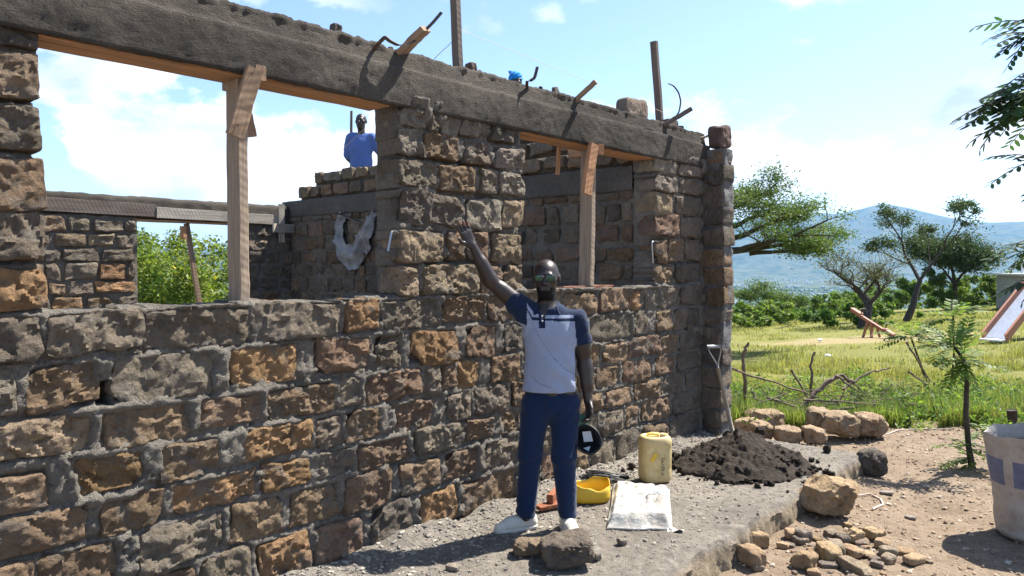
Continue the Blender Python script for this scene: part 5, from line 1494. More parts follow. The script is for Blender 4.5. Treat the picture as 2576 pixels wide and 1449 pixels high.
# ---- heap of dark mortar with the spade in it
MC = np.array((1.912, -0.827, 0.000))
t = NT('fresh dark mortar'); p = t.pos(); n1 = t.noise(p, 18, 6, .7); n2 = t.noise(p, 75, 5, .7)
c = t.mix(t.ramp(n1, [(.3, 0.), (.7, 1.)]), (.034, .027, .022), (.075, .060, .048)); c = t.mix(t.ramp(n2, [(.6, 0.), (.75, .5)]), c, (.11, .09, .075))
MAT['wetmortar'] = t.surf(c, .9, t.bump(t.math('ADD', n1, n2), 1.0, .03), Specular_IOR_Level=.15)
g_ = np.linspace(-1, 1, 110); A_, B_ = np.meshgrid(g_, g_, indexing='ij')
xy = MC[:2] + A_[..., None] * .56 * RT[:2] + B_[..., None] * .50 * FW[:2]
rad_ = np.hypot(A_, B_) + .10 * fbm(P3(A_, B_, 0 * A_), 2.2, 3, 5).reshape(A_.shape)
hh = .285 * np.clip(1 - rad_, 0, 1) ** .85
q = P3(xy[..., 0], xy[..., 1], 0 * A_)
w1, w2, idv = worley(q, 22, 8)
hh = hh + sstep(1.0, .75, rad_) * (.030 * fbm(q, 9, 4, 6).reshape(A_.shape) + .045 * (.6 - w1).reshape(A_.shape) * (.4 + idv.reshape(A_.shape)))
Z_ = np.where(rad_ < 1.0, hh + .006, -.03)
heap = thing('mortar_heap', 'heap of fresh dark mortar on the apron before the buttress', 'heap', tuple(MC))
mb = MB(); mb.grid(np.concatenate([xy, Z_[..., None]], -1)[:, ::-1]); mb.build('pile', MAT['wetmortar'], heap)
mb = MB()
for i in range(330):
    a_ = random.uniform(0, 6.28); r_ = abs(random.gauss(.85, .22)); s_ = random.choice([.008, .010, .014, .018, .024])
    px = MC + RT * .56 * r_ * math.cos(a_) + FW * .50 * r_ * math.sin(a_)
    h_ = .27 * max(0, 1 - r_) ** .85
    V_, F_ = box_tpl(3, 3, 3); n_ = V_ / np.linalg.norm(V_, axis=1)[:, None]
    mb.add(px * [1, 1, 0] + FZ * (h_ + s_ * .8) + n_ * s_ * (1 + .3 * rng.standard_normal((len(n_), 1))), F_)
o_ = mb.build('crumbs', MAT['wetmortar'], heap); o_['kind'] = 'stuff'
for i, (pt, s_, lab) in enumerate((((2.841, -0.574, 0.000), .045, 'dark clod perched on the back of the mortar heap'), ((2.809, -1.202, 0.000), .032, 'lone dark clod near the far apron edge'), ((1.213, -0.194, 0.000), .026, 'dark clod on the apron behind the jerrycan, nearer the wall'), ((1.085, -0.190, 0.000), .018, 'smaller dark clod beside another on the apron near the wall'))):
    boulder('mortar_clod', np.array([pt[0], pt[1], .0 if i else .06]), (s_, s_, s_), (.035, .028, .024), 90 + i, lab, 0, .1, 2.6, (10, 10, 10), mat='wetmortar', cat='clod')

# spade standing in the heap, leaning on the buttress
S0 = np.array((2.430, -0.499, 0.113)); S1 = np.array((2.350, -0.381, 0.735)); SH = np.array((2.334, -0.348, 0.927))
MAT['steel'] = m_plain('worn spade steel', (.30, .29, .27), .4, 40, .25, .1, .5, Metallic=.7)
sp = thing('spade', 'long-handled spade with a bright grip stuck in the mortar heap', 'spade', tuple(S0))
mb = MB(); mb.tube([S0 + (S0 - S1) * .02, S0 + (S1 - S0) * .3, S1], (.021, .019, .015), 10); o_ = mb.build('shaft', MAT['wood'], sp, color=(.30, .26, .20))
ux = RT; a_ = SH - ux * .055; b_ = SH + ux * .055
mb = MB(); mb.tube([S1, S1 + (SH - S1) * .25 + ux * -.012, a_ + (S1 - SH) * .2, a_], .007, 7); mb.tube([S1, S1 + (SH - S1) * .25 + ux * .012, b_ + (S1 - SH) * .2, b_], .007, 7); mb.build('fork', MAT['steel'], sp)
mb = MB(); mb.tube([a_ - ux * .01, b_ + ux * .01], .016, 10); mb.build('grip', MAT['galv'], sp)
dn = (S0 - S1) / np.linalg.norm(S0 - S1); Pm = np.array([[S0 + dn * (u_ * .26 - .04) + RT * (v_ * .10 * min(1, .5 + u_ * 4)) * (1 - .25 * u_) + FW * (.02 * v_ * v_) for v_ in np.linspace(-1, 1, 7)] for u_ in np.linspace(0, 1, 8)])
mb = MB(); mb.grid(Pm); mb.grid((Pm + FW * .005)[:, ::-1]); mb.build('blade', MAT['wetmortar'], sp)

# ---- rubble at the lower right
def G0(x, y): return None
RUB = [(0.468, -1.524, -0.200), (0.434, -1.666, -0.200), (0.654, -1.776, -0.200), (0.881, -1.842, -0.200), (0.759, -2.027, -0.200), (0.984, -2.098, -0.200)]
named = [((0.835, -1.894, -0.180), (.15, .09, .075), 'pale broken slab of stone in the middle of the rubble'), ((0.583, -1.832, -0.180), (.12, .09, .08), 'grey chipped stone in front of the pale slab in the rubble'),
         ((0.391, -1.584, -0.180), (.13, .08, .08), 'tan wedge stone at the left end of the rubble'), ((0.711, -2.087, -0.180), (.20, .06, .06), 'long tan splinter of stone at the bottom of the rubble'),
         ((1.268, -1.915, -0.180), (.08, .07, .065), 'upright tan stone at the back of the rubble'), ((1.426, -1.983, -0.180), (.10, .07, .055), 'rounded tan stone behind the rubble'),
         ((0.743, -1.468, -0.180), (.12, .08, .07), 'tan block lying against the broken apron edge')]
for i, (pt, hf, lab) in enumerate(named):
    hf = tuple(x * .62 for x in hf)
    boulder('rubble_stone', gzt(pt), hf, jit(random.choice([(.36, .26, .17), (.30, .24, .18), (.40, .30, .19)]), .1), 200 + i, lab, random.uniform(0, 3), .15, 6, (14, 10, 10), group='rubble stones', cat='stone')
k_ = 0
while k_ < 70:
    u_ = random.gauss(.5, .28); px = np.array((0.503, -1.374, -0.200)) * (1 - u_) + np.array((1.323, -2.333, -0.200)) * u_ + FW * random.gauss(-.02, .30)
    if px[1] > -1.56 or not (0 < u_ < 1.05): continue
    s_ = random.choice([.014, .019, .026, .034, .044])
    boulder('rubble_stone', gzt(px), (s_ * random.uniform(1, 1.7), s_, s_ * random.uniform(.35, .8)), jit(random.choice([(.36, .26, .17), (.28, .23, .18), (.40, .30, .20), (.22, .19, .16)]), .15), 300 + k_, 'small broken tan stone in the rubble at the lower right', random.uniform(0, 3), .2, 5, (7, 6, 5), group='small rubble stones', cat='stone')
    k_ += 1
# loose flat chips on the bare yard
for i, (pt, hf) in enumerate((((2.406, -1.805, -0.170), (.05, .03, .012)), ((2.022, -2.070, -0.170), (.035, .025, .012)), ((2.791, -2.001, -0.170), (.03, .02, .012)))):
    boulder('small_rock', gzt(pt), hf, (.30, .27, .24), 420 + i, ['flat pale chip on the bare yard right of the tan boulder', 'small pale chip nearest the rubble on the bare yard', 'tiny pale chip lying below the young tree'][i], random.uniform(0, 3), .1, 4, (7, 6, 5), cat='stone')
for i, (pt, hf, lab) in enumerate((((-0.231, -1.055, 0.000), (.03, .025, .018), 'small pale chip right of the big grey stone'), ((-0.529, -1.079, 0.000), (.022, .022, .022), 'tiny upright chip right of the big grey stone'), ((-1.146, -0.556, 0.000), (.04, .025, .016), 'flat brown chip in the man\'s shadow'), ((-0.867, 0.069, 0.000), (.04, .02, .014), 'flat dark chip on the grit left of the man\'s shoe'), ((-1.476, 0.007, -0.000), (.035, .03, .022), 'grey chip at the wall foot at the lower left'))):
    boulder('small_rock', az(pt), hf, jit((.24, .21, .18), .15), 440 + i, lab, random.uniform(0, 3), .1, 4.5, (8, 7, 6), cat='stone')

# grit and gravel
def gravel(name, n_, gen, smin_, smax_, mat, color, label=None):
    V_, F_ = box_tpl(2, 2, 2); nn = V_ / np.linalg.norm(V_, axis=1)[:, None]
    pts = np.array([gen() for _ in range(n_)]); s_ = smin_ * (smax_ / smin_) ** (rng.random(n_) ** 2.2)
    W = nn[None] * s_[:, None, None] * np.stack([rng.uniform(.8, 1.5, n_), rng.uniform(.7, 1.2, n_), rng.uniform(.4, .8, n_)], 1)[:, None, :]
    W = W * (1 + .22 * rng.standard_normal((n_, len(nn), 1))) + pts[:, None, :] + np.array([0, 0, 1]) * (s_ * .25)[:, None, None]
    F = (F_[None] + (np.arange(n_) * len(nn))[:, None, None]).reshape(-1, 4)
    return make(name, W.reshape(-1, 3), F, MAT[mat], None, smooth=False, color=color, props=dict(kind='stuff', label=label), base=(0, 0, 0))
t = NT('gravel mix'); r_ = t.n('NewGeometry').outputs['Random Per Island']
MAT['gravel'] = t.surf(t.ramp(r_, [(0, (.10, .09, .08)), (.5, (.20, .18, .155)), (.8, (.28, .25, .21)), (1, (.36, .32, .27))]), .95)
t = NT('tan gravel mix'); r_ = t.n('NewGeometry').outputs['Random Per Island']
MAT['gravel_tan'] = t.surf(t.ramp(r_, [(0, (.16, .11, .075)), (.5, (.26, .19, .13)), (.8, (.36, .28, .20)), (1, (.42, .37, .31))]), .95)
def g_apron():
    x = random.uniform(-3.2, 2.9); y = -abs(random.gauss(0, .38)) - .03 if random.random() < .75 else random.uniform(-1.4, -.05)
    y = max(y, -1.42); return (x, y, apron_z(x, y)) if random.random() < .0 else (x, y, .0)
pts_fix = []
gr = gravel('gravel', 9000, g_apron, .003, .014, 'gravel', None, 'grey grit scattered over the concrete apron')
me = gr.data; co = np.zeros(len(me.vertices) * 3, np.float32); me.vertices.foreach_get('co', co); co = co.reshape(-1, 3)
q = np.stack([co[:, 0], co[:, 1], 0 * co[:, 0]], 1).astype(float)
cen_ = q.reshape(-1, 26, 3).mean(1)
dz = .010 * fbm(cen_, 1.6, 4, 33) + .006 * fbm(cen_, 14, 3, 34) + .05 * np.exp(-((cen_[:, 1] + .03) / .10) ** 2) * (1 + fbm(cen_, 3.5, 3, 36))
co[:, 2] += np.repeat(dz, 26); me.vertices.foreach_set('co', co.ravel().astype(np.float32)); me.update()
def g_yard():
    X_ = random.uniform(.6, 5.2); D_ = random.uniform(2.9, 8.6)
    p_ = CAM + RT * X_ + FW * D_
    while p_[1] > -1.52 and p_[0] < 3.05:
        X_ = random.uniform(.6, 5.2); D_ = random.uniform(2.9, 8.6); p_ = CAM + RT * X_ + FW * D_
    return (p_[0], p_[1], 0.0)
gy = gravel('gravel', 7000, g_yard, .004, .018, 'gravel_tan', None, 'tan gravel and chippings on the bare yard')
me = gy.data; co = np.zeros(len(me.vertices) * 3, np.float32); me.vertices.foreach_get('co', co); co = co.reshape(-1, 26, 3).astype(float)
cen_ = co.mean(1); co[..., 2] += terrain(cen_[:, 0], cen_[:, 1])[:, None]; me.vertices.foreach_set('co', co.ravel().astype(np.float32)); me.update()

# cord on the ground
string([gzt(v, .012) for v in ((2.195, -1.644, -0.170), (2.300, -1.717, -0.170), (2.216, -1.813, -0.170), (2.099, -1.865, -0.170), (1.929, -1.838, -0.170))], .007, 'pale cord curling on the ground right of the tan boulder')
string([gzt(v, .012) for v in ((4.341, -1.185, -0.170), (4.728, -1.294, -0.170), (5.082, -1.521, -0.170), (5.213, -1.722, -0.170))], .006, 'thin stick-like root lying across the bare yard')

# ---- plastic sack planter at the right edge
t = NT('translucent printed sack'); p = t.pos(); n1 = t.noise(p, 8, 5, .65); n2 = t.noise(p, 30, 5)
c = t.mix(t.ramp(n1, [(.35, 0.), (.65, 1.)]), (.30, .27, .235), (.42, .39, .36)); c = t.mix(t.ramp(n2, [(.55, 0.), (.75, .4)]), c, (.22, .19, .16))
MAT['bag'] = t.surf(c, .5, t.bump(t.noise(p, 14, 5, .6, 1.0), .6, .03), Specular_IOR_Level=.4)
MAT['bagblue'] = m_plain('blue print on sack', (.11, .13, .225), .5, 20, .25, .1, .4)
BG = gzt((2.149, -2.826, -0.170))
bag = thing('plastic_sack', 'tall printed plastic sack standing at the right edge of the yard', 'sack', tuple(BG))
kz = 40; kt = 64; zz = np.linspace(0, .69, kz); th = np.linspace(0, 2 * math.pi, kt, endpoint=False)
rad_ = np.interp(zz, [0, .03, .3, .55, .69], [.215, .245, .27, .31, .335])
Pm = np.stack([rad_[:, None] * np.cos(th), rad_[:, None] * np.sin(th), np.repeat(zz[:, None], kt, 1)], -1)
q = Pm.reshape(-1, 3); Pm[..., :2] *= (1 + .035 * fbm(q * np.array([1, 1, .5]), 5, 4, 12).reshape(kz, kt) + .012 * np.sin(Pm[..., 2] * 60 + 3 * vnoise(q, 4, 3).reshape(kz, kt)) * sstep(.45, .2, Pm[..., 2]))[..., None]
Pm[-1, :, 2] += .02 * np.sin(th * 3) + .012 * np.sin(th * 7)
Pw = Pm + BG
th_deg = (np.degrees(np.arctan2((Pw - BG)[..., 1], (Pw - BG)[..., 0])))
fcs = grid_faces(kz, kt, wrap_v=True)
cz = Pm.reshape(-1, 3)[fcs][..., 2].mean(1); cc_ = Pm.reshape(-1, 3)[fcs].mean(1); ang = np.degrees(np.arctan2(cc_ @ np.array([0, 0, 0]) + cc_[:, :2] @ FW[:2], cc_[:, :2] @ RT[:2]))
# ang: 180 = left edge seen by the camera, -90 = towards the camera
s1 = (cz > .37) & (cz < .55) & ~((ang > -163) & (ang < -157)); s2 = (cz > .17) & (cz < .33) & (ang > -140) & (ang < -30)
tri = (ang > -122) & (ang < -92) & ((cz - .37) < (ang + 122) * .008)
mi = ((s1 & ~tri) | s2).astype(int)
mb = MB(); mb.grid(Pw, wrap_v=True)
Vv_ = np.concatenate(mb.V)
make('sack_wall', Vv_, fcs, [MAT['bag'], MAT['bagblue']], bag, midx=mi)
mb = MB(); soil = Pw[-6] * 1.0; mb.add(np.concatenate([soil, [soil.mean(0) + FZ * .03]]), [[i, (i + 1) % kt, kt] for i in range(kt)]); mb.build('soil_fill', MAT['wetmortar'], bag)
for (pt, h_, r_, lab) in (((5.151, -1.288, -0.200), .17, .022, 'short dark stake at the grass edge beyond the boulders'), ((5.439, -2.218, -0.200), .24, .045, 'frayed stump of a post behind the printed sack')):
    b_ = gzt(pt); mb = MB(); mb.tube([b_ - FZ * .05, b_ + FZ * h_ * .5 + RT * .005, b_ + FZ * h_ - RT * .012], (r_, r_ * .95, r_ * 1.1), 9, rough=.08); mb.build('stake', MAT['bark'], props=dict(label=lab, cat='stake', kind='thing'))

# ------------------------------------------------------------------ plants
MAT['leaf_bush'] = m_leaf('bush leaves', (.075, .145, .025), (.21, .235, .045), .45, .8)
MAT['leaf_bush2'] = m_leaf('thicket leaves', (.06, .12, .026), (.16, .215, .05), .45, .35)
MAT['leaf_acacia'] = m_leaf('acacia leaves', (.05, .095, .025), (.12, .165, .045), .4, 1.2)
MAT['leaf_dry'] = m_leaf('sparse dry leaves', (.085, .10, .05), (.14, .135, .07), .35, 1.2)
MAT['leaf_dark'] = m_leaf('dark tree leaves', (.030, .060, .022), (.07, .10, .035), .3, 1.0)
MAT['leaf_young'] = m_leaf('young compound leaves', (.07, .14, .03), (.17, .22, .05), .45, 5.0)
MAT['leaf_over'] = m_leaf('overhanging leaves', (.03, .07, .03), (.08, .13, .045), .35, 5.0)
MAT['grass'] = m_leaf('grass blades', (.17, .19, .05), (.32, .285, .115), .45, .7)
MAT['flower'] = m_leaf('yellow blossom', (.55, .38, .03), (.62, .48, .05), .3)

def leaf_quads(P, size, seed=0, aspect=.45, updir=None, droop=.0):
    """diamond leaves at points P, random directions"""
    r = np.random.default_rng(seed); n = len(P)
    d = r.standard_normal((n, 3)); d[:, 2] = d[:, 2] * .7 - droop; d /= np.linalg.norm(d, axis=1)[:, None]
    u = r.standard_normal((n, 3)); s_ = np.cross(d, u); s_ /= np.linalg.norm(s_, axis=1)[:, None] + 1e-9
    L = size * r.uniform(.45, 1.5, n)[:, None]
    nrm = np.cross(d, s_)
    V = np.stack([P - d * L * .5, P + s_ * L * aspect * .5 + nrm * L * .06, P + d * L * .5, P - s_ * L * aspect * .5 + nrm * L * .06], 1).reshape(-1, 3)
    F = np.arange(n * 4).reshape(n, 4)
    return V, F

def skeleton(base, h, seed, levels=4, spread=.7, lean=(0, 0), trunk=.35, r0=.1, split=(2, 4), flat=0.0, wig=.12, up=.3, shrink=.68, limbs=()):
    """returns list of (pts, radii), tips"""
    r = random.Random(seed); segs = []; tips = []
    def grow(p, d, L, rad_, lv):
        n = 5; pts = [p]; q = np.array(p, float); dd = np.array(d, float)
        for i in range(n):
            dd = dd + np.array([r.gauss(0, wig), r.gauss(0, wig), r.gauss(0, wig * .6) + (up * .06 if lv else 0)]); dd /= np.linalg.norm(dd); q = q + dd * L / n; pts.append(q.copy())
        e = rad_ * (.62 if lv < levels else .3)
        segs.append((np.array(pts), np.linspace(rad_, e, n + 1)))
        if lv >= levels: tips.append((pts[-1], dd)); tips.append((pts[-3], dd)); return
        k = r.randint(*split)
        a0 = r.uniform(0, 6.28)
        for i in range(k):
            a = a0 + i * 6.28 / k + r.gauss(0, .35); s_ = spread * r.uniform(.6, 1.3)
            side = np.array([math.cos(a), math.sin(a), 0]); nd = dd * (1 - .35 * s_) + side * s_; nd[2] = nd[2] * (1 - flat) + up * .3; nd /= np.linalg.norm(nd)
            st = pts[-1] if i < 2 or lv == 0 else pts[r.randint(2, 4)]
            grow(st, nd, L * shrink * r.uniform(.75, 1.2), e * (.9 if i == 0 else .72), lv + 1)
    d0 = np.array([lean[0], lean[1], 1.0]); d0 /= np.linalg.norm(d0)
    if limbs:
        for (st, d, L, rr_) in limbs: grow(np.array(st, float), np.array(d, float) / np.linalg.norm(d), L, rr_, 1)
        top_ = np.array(limbs[0][0], float); bb = np.array(base, float)
        segs.append((np.array([bb, bb + (top_ - bb) * .4 + RT * .12, bb + (top_ - bb) * .75 + RT * .08, top_]), np.array([r0, r0 * .85, r0 * .8, r0 * .7])))
    else: grow(np.array(base, float), d0, h * trunk, r0, 0)
    return segs, tips

def tree(name, label, base, h, seed, leafmat, nleaf, leafsize, clump, cat='tree', group=None, **kw):
    t_ = thing(name, label, cat, tuple(base), group)
    segs, tips = skeleton(base, h, seed, **kw)
    mb = MB()
    for pts, rd in segs: mb.tube(pts, np.maximum(rd, .006), 6 if rd[0] < .05 else 9, cap=False)
    mb.build('trunk', MAT['bark'], t_)
    r = np.random.default_rng(seed)
    tp = np.array([p for p, d in tips])
    idx = r.integers(0, len(tp), nleaf); w = r.uniform(.5, 1.4, len(tp))[idx]
    P = tp[idx] + r.standard_normal((nleaf, 3)) * clump * w[:, None] * np.array([1, 1, .6])
    V, F = leaf_quads(P, leafsize, seed)
    make('crown', V, F, MAT[leafmat], t_, smooth=False)
    return t_, tp

def tpos(p): return np.array([p[0], p[1], terrain1(p[0], p[1])])
# flat-topped acacia just past the buttress
ab = tpos((15.107, 6.762, 0.154)); at_ = np.array((15.188, 6.672, 1.962))
tree('acacia_tree', 'spreading acacia tree just right of the buttress', ab, 5.6, 11, 'leaf_acacia', 34000, .07, .18, r0=.22, levels=4, spread=.75, trunk=.30, flat=.45, up=.30, shrink=.66, split=(3, 4), wig=.13,
     limbs=[(at_, RT * 1.0 + FZ * .01, 1.85, .13), (at_ + FZ * .15, RT * 1.0 + FZ * .20 + FW * .2, 1.8, .11), (at_ + FZ * .3, RT * .9 + FZ * .42 - FW * .3, 1.6, .10), (at_ + FZ * .3, -RT * .5 + FZ * .6, 1.3, .10), (at_ + FZ * .3, RT * .55 + FZ * .65 + FW * .2, 1.35, .09), (at_ + RT * 1.5 + FZ * .02, RT * 1.0 + FZ * .15 - FW * .2, .95, .07)])
tree('bare_tree', 'half-bare tree with a dark forked trunk behind the seesaw', tpos((27.915, 5.988, -0.905)), 5.6, 24, 'leaf_dry', 4200, .08, .16, r0=.24, levels=5, spread=.80, trunk=.20, up=.42, shrink=.78, split=(3, 4), wig=.17)
tree('leaning_tree', 'slender tree leaning to the right between the other two', tpos((33.502, 5.760, -0.791)), 5.0, 31, 'leaf_dark', 7000, .11, .19, r0=.17, levels=4, spread=.55, trunk=.42, up=.5, shrink=.66, lean=tuple(RT[:2] * .38), split=(2, 3), wig=.10)
tree('dense_tree', 'dense dark round tree right of the leaning one', tpos((46.405, 6.375, -0.996)), 7.8, 37, 'leaf_dark', 36000, .13, .48, r0=.20, levels=4, spread=.60, trunk=.20, up=.5, shrink=.78, split=(3, 4))
tree('small_acacia', 'small umbrella-shaped acacia above the bush belt', tpos((46.390, 18.347, -3.503)), 2.4, 42, 'leaf_acacia', 5000, .15, .30, r0=.10, levels=3, spread=.9, trunk=.4, flat=.4, up=.2, shrink=.8)
tree('small_acacia', 'low broad acacia beside the umbrella-shaped one', tpos((53.764, 19.125, -4.101)), 2.2, 43, 'leaf_acacia', 5000, .16, .34, r0=.10, levels=3, spread=1.0, trunk=.35, flat=.4, up=.2, shrink=.8)

def blob_cloud(centres, radii, n, r):
    k = r.integers(0, len(centres), n) if len(radii) == 0 else r.choice(len(centres), n, p=radii ** 2 / (radii ** 2).sum())
    d = r.standard_normal((n, 3)); d /= np.linalg.norm(d, axis=1)[:, None]
    rad_ = radii[k] * (r.random(n) ** .35) * (1 + .18 * r.standard_normal(n))
    return centres[k] + d * rad_[:, None] * np.array([1, 1, .85])

def thicket(name, label, spec, n, size, mat, seed, flowers=0):
    """spec: list of (X, D, width, height) humps in view coordinates"""
    r = np.random.default_rng(seed); C = []; Rr = []
    for X_, D_, w_, h_ in spec:
        p0 = CAM + RT * X_ + FW * D_; zg = terrain1(p0[0], p0[1])
        for i in range(int(10 * max(1, w_ * h_ / 3))):
            a = r.uniform(-w_, w_); b = r.uniform(-.8, .8); hz = r.uniform(.1, 1) ** .7 * h_ * math.sqrt(max(.05, 1 - (a / w_) ** 2))
            C.append(p0 * [1, 1, 0] + RT * a + FW * b + FZ * (zg + hz)); Rr.append(r.uniform(.16, .42) * min(1.0, .4 + h_ * .35))
    C = np.array(C); Rr = np.array(Rr)
    P = blob_cloud(C, Rr, n, r)
    V, F = leaf_quads(P, size, seed)
    o = make(name, V, F, MAT[mat], None, smooth=False, props=dict(kind='stuff', label=label))
    return C, Rr
def xd_of(x, D): return (x - 1288) / 1860 * D
# belt of bushes across the field edge
r_ = random.Random(5)
sp1 = [(x_ + r_.uniform(-.6, .6), D_ + r_.uniform(-2, 2), r_.uniform(1.2, 2.2), r_.uniform(.5, 1.3)) for D_ in (33, 38, 44) for x_ in np.arange(.27 * D_, .50 * D_, 1.7)]
sp1 += [(x_, D_, 2.0, r_.uniform(1.4, 2.6)) for D_ in (44, 50) for x_ in np.arange(.50 * D_, .80 * D_, 2.3)]
thicket('bush_thicket', 'belt of green bushes along the far edge of the field', sp1, 70000, .17, 'leaf_bush2', 3)
sp2 = [(x_ + r_.uniform(-3, 3), D_, r_.uniform(2, 4), r_.uniform(1.5, 3.2)) for D_ in (62, 72, 84) for x_ in np.arange(.25 * D_, .85 * D_, 4.5)]
sp2 = [(a, b, c_, h_ * (.5 if a / b < .45 else 1.0)) for a, b, c_, h_ in sp2]
thicket('bush_thicket', 'farther line of bushes dropping towards the valley', sp2, 36000, .30, 'leaf_bush2', 4)
# sunny bushes seen through the rear window
sp3 = [(x_, D_, r_.uniform(.7, 1.1), h_) for D_, h_ in ((12.0, 2.8), (13.0, 3.0), (14.4, 3.1), (15.6, 3.3)) for x_ in np.arange(-.62 * D_, -.28 * D_, .95)]
sp3 = [(a, b, c_, h_ * (.80 if a / b > -.46 else 1.0)) for a, b, c_, h_ in sp3]
C3, R3 = thicket('bush_thicket', 'sunlit green bushes behind the rear window', sp3, 95000, .08, 'leaf_bush', 6)
r9 = np.random.default_rng(9); V, F = leaf_quads(blob_cloud(C3, R3, 260, r9), .07, 8, aspect=.9)
make('blossom', V, F, MAT['flower'], None, smooth=False, props=dict(kind='stuff', label='yellow blossoms dotted over the bushes behind the rear window'))

# ---- grass
def grass_patch(name, label, n, Dr, Xf, hr, wr_, seed, mat='grass', dens=None):
    r = np.random.default_rng(seed)
    D_ = Dr[0] + (Dr[1] - Dr[0]) * r.random(n) ** 1.3; X_ = D_ * r.uniform(Xf[0], Xf[1], n)
    P = CAM[:2] + X_[:, None] * RT[:2] + D_[:, None] * FW[:2]
    q = np.stack([P[:, 0], P[:, 1], 0 * D_], 1)
    tuft = fbm(q, .8, 3, 14) + .5 * fbm(q, 3, 2, 15)
    keep = tuft > -.35 + .5 * r.random(n) * (D_ > 12)
    keep &= ~((((X_ - 11.6) / 4.2) ** 2 + ((D_ - 23.6) / 1.7) ** 2) < 1.0)
    keep &= D_ > 8.25 + .5 * fbm(q, .9, 3, 19)
    P = P[keep]; q = q[keep]; D_ = D_[keep]; tuft = tuft[keep]; n = len(P)
    z = terrain(P[:, 0], P[:, 1])
    h = r.uniform(hr[0], hr[1], n) * (1 + .7 * np.clip(tuft, -.6, 1)) * np.where(D_ < 11, 1.5, 1.0); a = r.uniform(0, 6.28, n); w = wr_ * r.uniform(.6, 1.4, n) * (D_ / 10)
    lean_ = np.stack([np.cos(a), np.sin(a)], 1) * (h * r.uniform(.1, .7, n))[:, None]
    sd = np.stack([-np.sin(a), np.cos(a)], 1) * w[:, None] * .5
    B0 = np.concatenate([P - sd, z[:, None] - .02], 1); B1 = np.concatenate([P + sd, z[:, None] - .02], 1)
    M0 = np.concatenate([P - sd * .7 + lean_ * .3, (z + h * .55)[:, None]], 1); M1 = np.concatenate([P + sd * .7 + lean_ * .3, (z + h * .55)[:, None]], 1)
    T_ = np.concatenate([P + lean_, (z + h)[:, None]], 1)
    V = np.stack([B0, B1, M1, M0, T_], 1).reshape(-1, 3); i = np.arange(n) * 5
    return make(name, V, [np.stack([i, i + 1, i + 2, i + 3], 1), np.stack([i + 3, i + 2, i + 4], 1)], MAT[mat], None, smooth=False, props=dict(kind='stuff', label=label), base=(0, 0, 0))
grass_patch('grass', 'tall green and yellow grass beyond the boulders', 75000, (8.2, 17), (.27, 1.0), (.06, .18), .008, 51)
grass_patch('grass', 'short yellowish grass over the far field', 70000, (14, 42), (.26, 1.1), (.04, .11), .008, 52)
grass_patch('grass', 'fresh green weeds at the near edge of the grass', 12000, (8.2, 10.0), (.28, .80), (.08, .20), .012, 53, 'leaf_young')

r_ = random.Random(77)
sp4 = [(xd_of(r_.uniform(1850, 2560), D_), D_, r_.uniform(.12, .35), r_.uniform(.10, .34)) for D_ in np.linspace(8.4, 11.5, 46)]
thicket('weeds', 'leafy weeds scattered along the near edge of the grass', sp4, 16000, .055, 'leaf_young', 71)
# ---- compound-leaved young trees
def comp_leaf(mb, p, d, L, pairs, ll, r, wood):
    """one pinnate leaf: rachis with paired leaflets"""
    d = np.array(d, float); d /= np.linalg.norm(d); pts = []; q = np.array(p, float); dd = d.copy()
    for i in range(pairs + 1):
        pts.append(q.copy()); q = q + dd * L / pairs; dd = dd + np.array([0, 0, -.05 - .03 * r.random()]); dd /= np.linalg.norm(dd)
    pts = np.array(pts); wood.tube(pts[::2] if len(pts) > 6 else pts, .0022, 4, cap=False)
    for i in range(1, pairs + 1):
        t_ = pts[i] - pts[i - 1]; t_ /= np.linalg.norm(t_); s_ = np.cross(t_, [0, 0, 1.0]); s_ /= np.linalg.norm(s_) + 1e-9; u_ = np.cross(s_, t_)
        k = math.sin(math.pi * (.15 + .8 * i / (pairs + 1))) * .5 + .6
        for sg in (-1, 1):
            o = s_ * sg * .85 + t_ * .55 + u_ * r.uniform(-.45, .15); o /= np.linalg.norm(o); wd = np.cross(o, u_); wd /= np.linalg.norm(wd); l_ = ll * k * r.uniform(.85, 1.1); a = pts[i]
            mb.add([a, a + o * l_ * .35 + wd * l_ * .17, a + o * l_ * .8 + wd * l_ * .13, a + o * l_, a + o * l_ * .8 - wd * l_ * .13, a + o * l_ * .35 - wd * l_ * .17], [[0, 1, 2, 5], [5, 2, 3, 4]])
def young_tree(name, label, stem, rad_, leaves, leafmat, seed, L=.26, pairs=9, ll=.055, cat='tree'):
    r = random.Random(seed); stem = np.array(stem, float)
    o = thing(name, label, cat, tuple(stem[0])); w = MB(); mb = MB(); w.tube(stem, rad_, 8, rough=.05)
    for (p, d, k) in leaves:
        for i in range(k):
            dd = np.array(d, float) + np.array([r.gauss(0, .45), r.gauss(0, .45), r.gauss(0, .28)])
            comp_leaf(mb, np.array(p) + np.array([r.gauss(0, .02) for _ in range(3)]), dd, L * r.uniform(.7, 1.2), pairs, ll, r, w)
    w.build('stem', MAT['bark'], o); mb.build('foliage', MAT[leafmat], o, smooth=False); return o
st0 = gzt((3.646, -2.176, -0.170))
stem = [st0 - FZ * .03, np.array((3.615, -2.144, 0.079)), np.array((3.574, -2.128, 0.366)), np.array((3.552, -2.134, 0.651)), np.array((3.519, -2.112, 0.845)), np.array((3.461, -2.049, 0.960))]
up_ = np.array([0, 0, .5])
